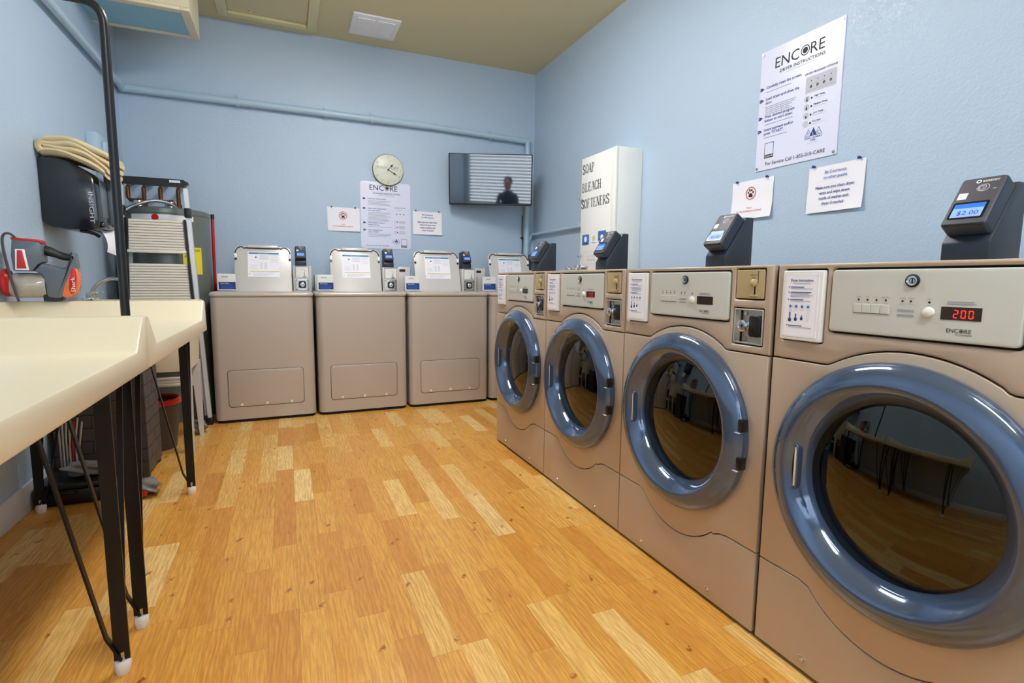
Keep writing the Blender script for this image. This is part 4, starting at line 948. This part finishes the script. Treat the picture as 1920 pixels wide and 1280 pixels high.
for i in range(n_): fs.append((2*i, 2*i+1, 2*i+3, 2*i+2))
b.add(vs, fs, M_paper); vs2 = [(.12, -DDp+.01, .0), (.25, -DDp-.01, .02), (.27, -DDp-.03, -.10), (.17, -DDp-.01, -.075)]
b.add(vs2, [(0, 1, 2, 3)], M_paper); b.add([(.24, -DDp-.014, .15), (.285, -DDp-.014, .15), (.30, -DDp-.02, -.02), (.23, -DDp-.016, .0)], [(0, 1, 2, 3)], M_paper); b.build('paper_towel', pd)

tw = MB()
# folded towel: a stack of thick soft folds lying on the dispenser and drooping over its aisle end
vs = []
def fold(mb, y0, y1, z, th, lx0, lx1, droop, ph):
    nx, ns = 16, 10; vs = []; fs = []
    for i in range(nx+1):
        u = i/nx; x = lx0+(lx1-lx0)*u; dz = -droop*max(0, u-.38)**1.5*1.6+.004*math.sin(u*9+ph)
        for k in range(ns):
            a = 2*PI*k/ns; ca, sa = math.cos(a), math.sin(a); e = .8
            yy = (y0+y1)/2+(y1-y0)/2*math.copysign(abs(ca)**.35, ca); zz = z+dz+th/2*math.copysign(abs(sa)**e, sa)+.002*math.sin(ca*6+u*7+ph)
            vs.append((x, yy, zz))
    for i in range(nx):
        for k in range(ns): fs.append((i*ns+k, i*ns+(k+1) % ns, (i+1)*ns+(k+1) % ns, (i+1)*ns+k))
    fs += [tuple(range(ns)), tuple(range(nx*ns, nx*ns+ns))]; mb.add(vs, fs, M_towel)
for k in range(4): fold(tw, 3.200+.006*k, 3.50-.008*k, 1.225+DHt+.022+.0205*k, .038, -1.036+.012*(k % 2), -.792+.008*k, .11-.006*k, k*1.7)
tw.tube([(-1.03, 3.215, 1.225+DHt+.02), (-1.045, 3.215, 1.225+DHt+.045), (-1.03, 3.215, 1.225+DHt+.07)], .016, M_towel, n=8, smooth=1)
tag(tw.build('folded_towel', ang=80), 'cream towel folded on top of the paper towel dispenser', 'towel')

vc = thing('handheld_vacuum', 'grey, red and orange handheld vacuum on the back rim of the farther folding table', 'vacuum', (-1.040, 2.765, .8975), math.radians(7))
# local x = along the body, -y out; built in x-z
S = .00176; SZV = .00212
def vp(x, z): return ((x-5)*S, (557-z)*SZV)      # helper scale: 135 units long
def vpoly(pts): return [vp(a, b) for a, b in pts]
MB().prism(vpoly([(28, 440), (74, 442), (80, 450), (79, 482), (70, 487), (58, 500), (26, 500), (24, 470)]), M_vacg, -.045, .045, 'y', .006).build('motor_housing', vc)
MB().prism(vpoly([(26, 437), (76, 440), (81, 447), (74, 445), (27, 442)]), M_redp, -.046, .046, 'y', .003).build('housing_cap', vc)
MB().plate(vpoly([(30, 498), (33, 459), (49, 459), (54, 498)]), [], M_white, -.0475, -.044, .001).plate(vpoly([(33, 495), (36, 461), (45, 461), (50, 495)]), [], M_redp, -.0485, -.046, .001).build('badge', vc)
b = MB(); x0 = vp(14, 0)[0]; x1 = vp(79, 0)[0]; zc = vp(0, 527)[1]
b.lathe([(0, 0), (.045, .002), (.051, .02), (.050, x1-x0-.01), (.044, x1-x0)], M_dust, (x0, 0, zc), 'x', n=30); b.build('dust_cup', vc)
b = MB(); b.lathe([(0, 0), (.048, .0), (.056, .008), (.056, .018), (.050, .026), (.04, .028)], M_redp, (vp(1, 0)[0], 0, vp(0, 522)[1]), 'x', n=30); b.build('filter_ring', vc)
MB().prism(vpoly([(75, 484), (116, 494), (128, 474), (132, 462), (137, 466), (139, 490), (125, 520), (112, 548), (100, 553), (80, 549), (78, 520), (74, 505), (60, 500)]), M_vacg, -.042, .042, 'y', .01).build('body', vc)
MB().tube([(*vp(78, 458)[:1], 0, vp(0, 458)[1]), (vp(92, 0)[0], 0, vp(0, 463)[1]), (vp(120, 0)[0], 0, vp(0, 473)[1]), (vp(133, 0)[0], 0, vp(0, 468)[1])], [.020, .016, .015, .017], M_black, n=12, smooth=1).build('handle', vc)
MB().prism(vpoly([(131, 490), (124, 505), (114, 525), (107, 548), (118, 551), (131, 546), (138, 530), (140, 508), (137, 493)]), M_orange, -.044, .044, 'y', .006).prism(vpoly([(131, 492), (124, 512), (121, 535), (126, 545), (134, 536), (138, 512), (136, 494)]), M_redp, -.0465, .0465, 'y', .004).build('rear_cover', vc)
q = MB(); v, f = text_data('Shark'); q.add([(vp(134, 0)[0]-b_*.02, -.0475, vp(0, 540)[1]+a_*.028) for a_, b_ in v], f, M_white); q.build('lettering', vc)
MB().tube([(vp(36, 0)[0], -.04, vp(0, 440)[1]), (vp(28, 0)[0], -.05, vp(0, 430)[1]), (vp(17, 0)[0], -.052, vp(0, 431)[1]), (vp(13, 0)[0], -.054, vp(0, 445)[1]), (vp(17, 0)[0], -.056, vp(0, 480)[1]), (vp(26, 0)[0], -.058, vp(0, 530)[1]), (vp(33, 0)[0], -.058, 0)], .0048, M_bin, n=8, smooth=2).build('cord', vc)
MB().box((vp(72, 0)[0], -.03, .0), (vp(108, 0)[0], .03, .025), M_black, .004).build('battery_base', vc)

# clutter on the floor under the tables
cs = thing('tool_case', 'black plastic case on the floor under the folding tables', 'case', (-.90, 2.90, 0), 0)
MB().box((-.13, -.10, 0), (.10, .10, .07), M_black, .01).build('base', cs); MB().box((-.132, -.102, .07), (.102, .102, .10), M_black, .01).box((-.05, -.115, .05), (.02, -.10, .065), M_black, .003).build('lid', cs)
def blob(name, label, cat, c, r, m_, seed, extra=None):
    rr_ = random.Random(seed); bm = bmesh.new(); bmesh.ops.create_icosphere(bm, subdivisions=4, radius=1)
    ph = [(rr_.uniform(3, 9), rr_.uniform(3, 9), rr_.uniform(3, 9), rr_.random()*6) for _ in range(5)]
    for v in bm.verts:
        k = 1+.09*sum(math.sin(v.co.x*a+v.co.y*b_+v.co.z*c_+d) for a, b_, c_, d in ph)
        v.co = Vector((v.co.x*r[0]*k, v.co.y*r[1]*k, max(-r[2]*.9, v.co.z*r[2]*k)))
        v.co.z += r[2]*.9
    b = MB(); b.addbm(bm, m_)
    if extra: extra(b)
    return tag(b.build(name, loc=c, ang=180), label, cat)
blob('plastic_bag', 'crumpled clear plastic bag with red print lying beside the hamper', 'bag', (-.665, 2.83, 0), (.09, .075, .04), M_bag, 3, lambda b: b.face([(.0, .02), (.05, .015), (.055, .04), (.0, .05)], M_redp, -.078))
blob('plastic_bag', 'crumpled clear plastic bag on top of the black case under the tables', 'bag', (-.87, 2.90, .101), (.09, .06, .035), M_bag, 9)
bu = MB()
for i in range(7): bu.tube([(-.995+.011*i, 3.02-.008*(i % 2), .005), (-.998+.012*i, 3.02, .20+.02*(i % 3)), (-1.0+.015*i, 3.025, .32+.02*(i % 2))], .0045, M_dust if i != 4 else M_redp, n=6)
tag(bu.build('hanger_bundle'), 'bundle of pale wire hangers standing by the left wall under the tables', 'hangers')
blob('cloth_bundle', 'small crumpled dark bundle beside the waste bin', 'cloth', (-.56, 3.86, 0), (.05, .05, .045), M_bag, 5)

# the photographer: a person only seen reflected in the television
pn = thing('person', 'person in dark clothes standing before the window, a silhouette in the television', 'person', (.08, -1.15, 0), 0)
def skin(name, verts, edges, radii, m_, parent, root=0):
    me = bpy.data.meshes.new(name); me.from_pydata(verts, edges, []); o = bpy.data.objects.new(name, me); C.objects.link(o); o.parent = parent
    md = o.modifiers.new('skin', 'SKIN'); md.use_smooth_shade = True
    for i, v in enumerate(me.skin_vertices[0].data): v.radius = (radii[i], radii[i]*.85); v.use_root = (i == root)
    sb = o.modifiers.new('sub', 'SUBSURF'); sb.levels = 1; sb.render_levels = 2; me.materials.append(m_); return o
bv = [(0, 0, .88), (0, 0, 1.05), (0, 0, 1.22), (0, 0, 1.32), (0, .01, 1.40),
      (.09, 0, .84), (.10, .02, .47), (.10, 0, .09), (.10, .10, .04), (-.09, 0, .84), (-.10, .02, .47), (-.10, 0, .09), (-.10, .10, .04),
      (.17, 0, 1.30), (.21, .05, 1.06), (.10, .24, 1.14), (.06, .30, 1.18), (-.17, 0, 1.30), (-.21, .05, 1.06), (-.10, .24, 1.14), (-.06, .30, 1.18)]
be = [(0, 1), (1, 2), (2, 3), (3, 4), (0, 5), (5, 6), (6, 7), (7, 8), (0, 9), (9, 10), (10, 11), (11, 12), (3, 13), (13, 14), (14, 15), (15, 16), (3, 17), (17, 18), (18, 19), (19, 20)]
brd = [.13, .12, .15, .10, .055, .09, .062, .045, .04, .09, .062, .045, .04, .065, .045, .035, .03, .065, .045, .035, .03]
skin('body', bv, be, brd, M_cloth, pn)
hd = MB(); hd.lathe([(0, -.125), (.05, -.11), (.068, -.06), (.078, 0), (.076, .05), (.05, .10), (0, .118)], M_skin, (0, .02, 1.53), 'z', n=24).lathe([(.0, .0), (.012, .01), (.014, .04), (0, .055)], M_skin, (0, .095, 1.51), 'z', n=10)
for s in (-1, 1): hd.lathe([(0, -.01), (.012, 0), (0, .012)], M_skin, (s*.08, .01, 1.53), 'z', n=10).lathe([(0, -.006), (.008, 0), (0, .006)], M_ink, (s*.03, .088, 1.545), 'z', n=10)
hd.box((-.022, .088, 1.475), (.022, .094, 1.482), M_redk); hd.build('head', pn)
MB().lathe([(.083, -.01), (.088, .04), (.06, .115), (0, .135)], M_hair, (0, .002, 1.54), 'z', n=24).build('hair', pn)
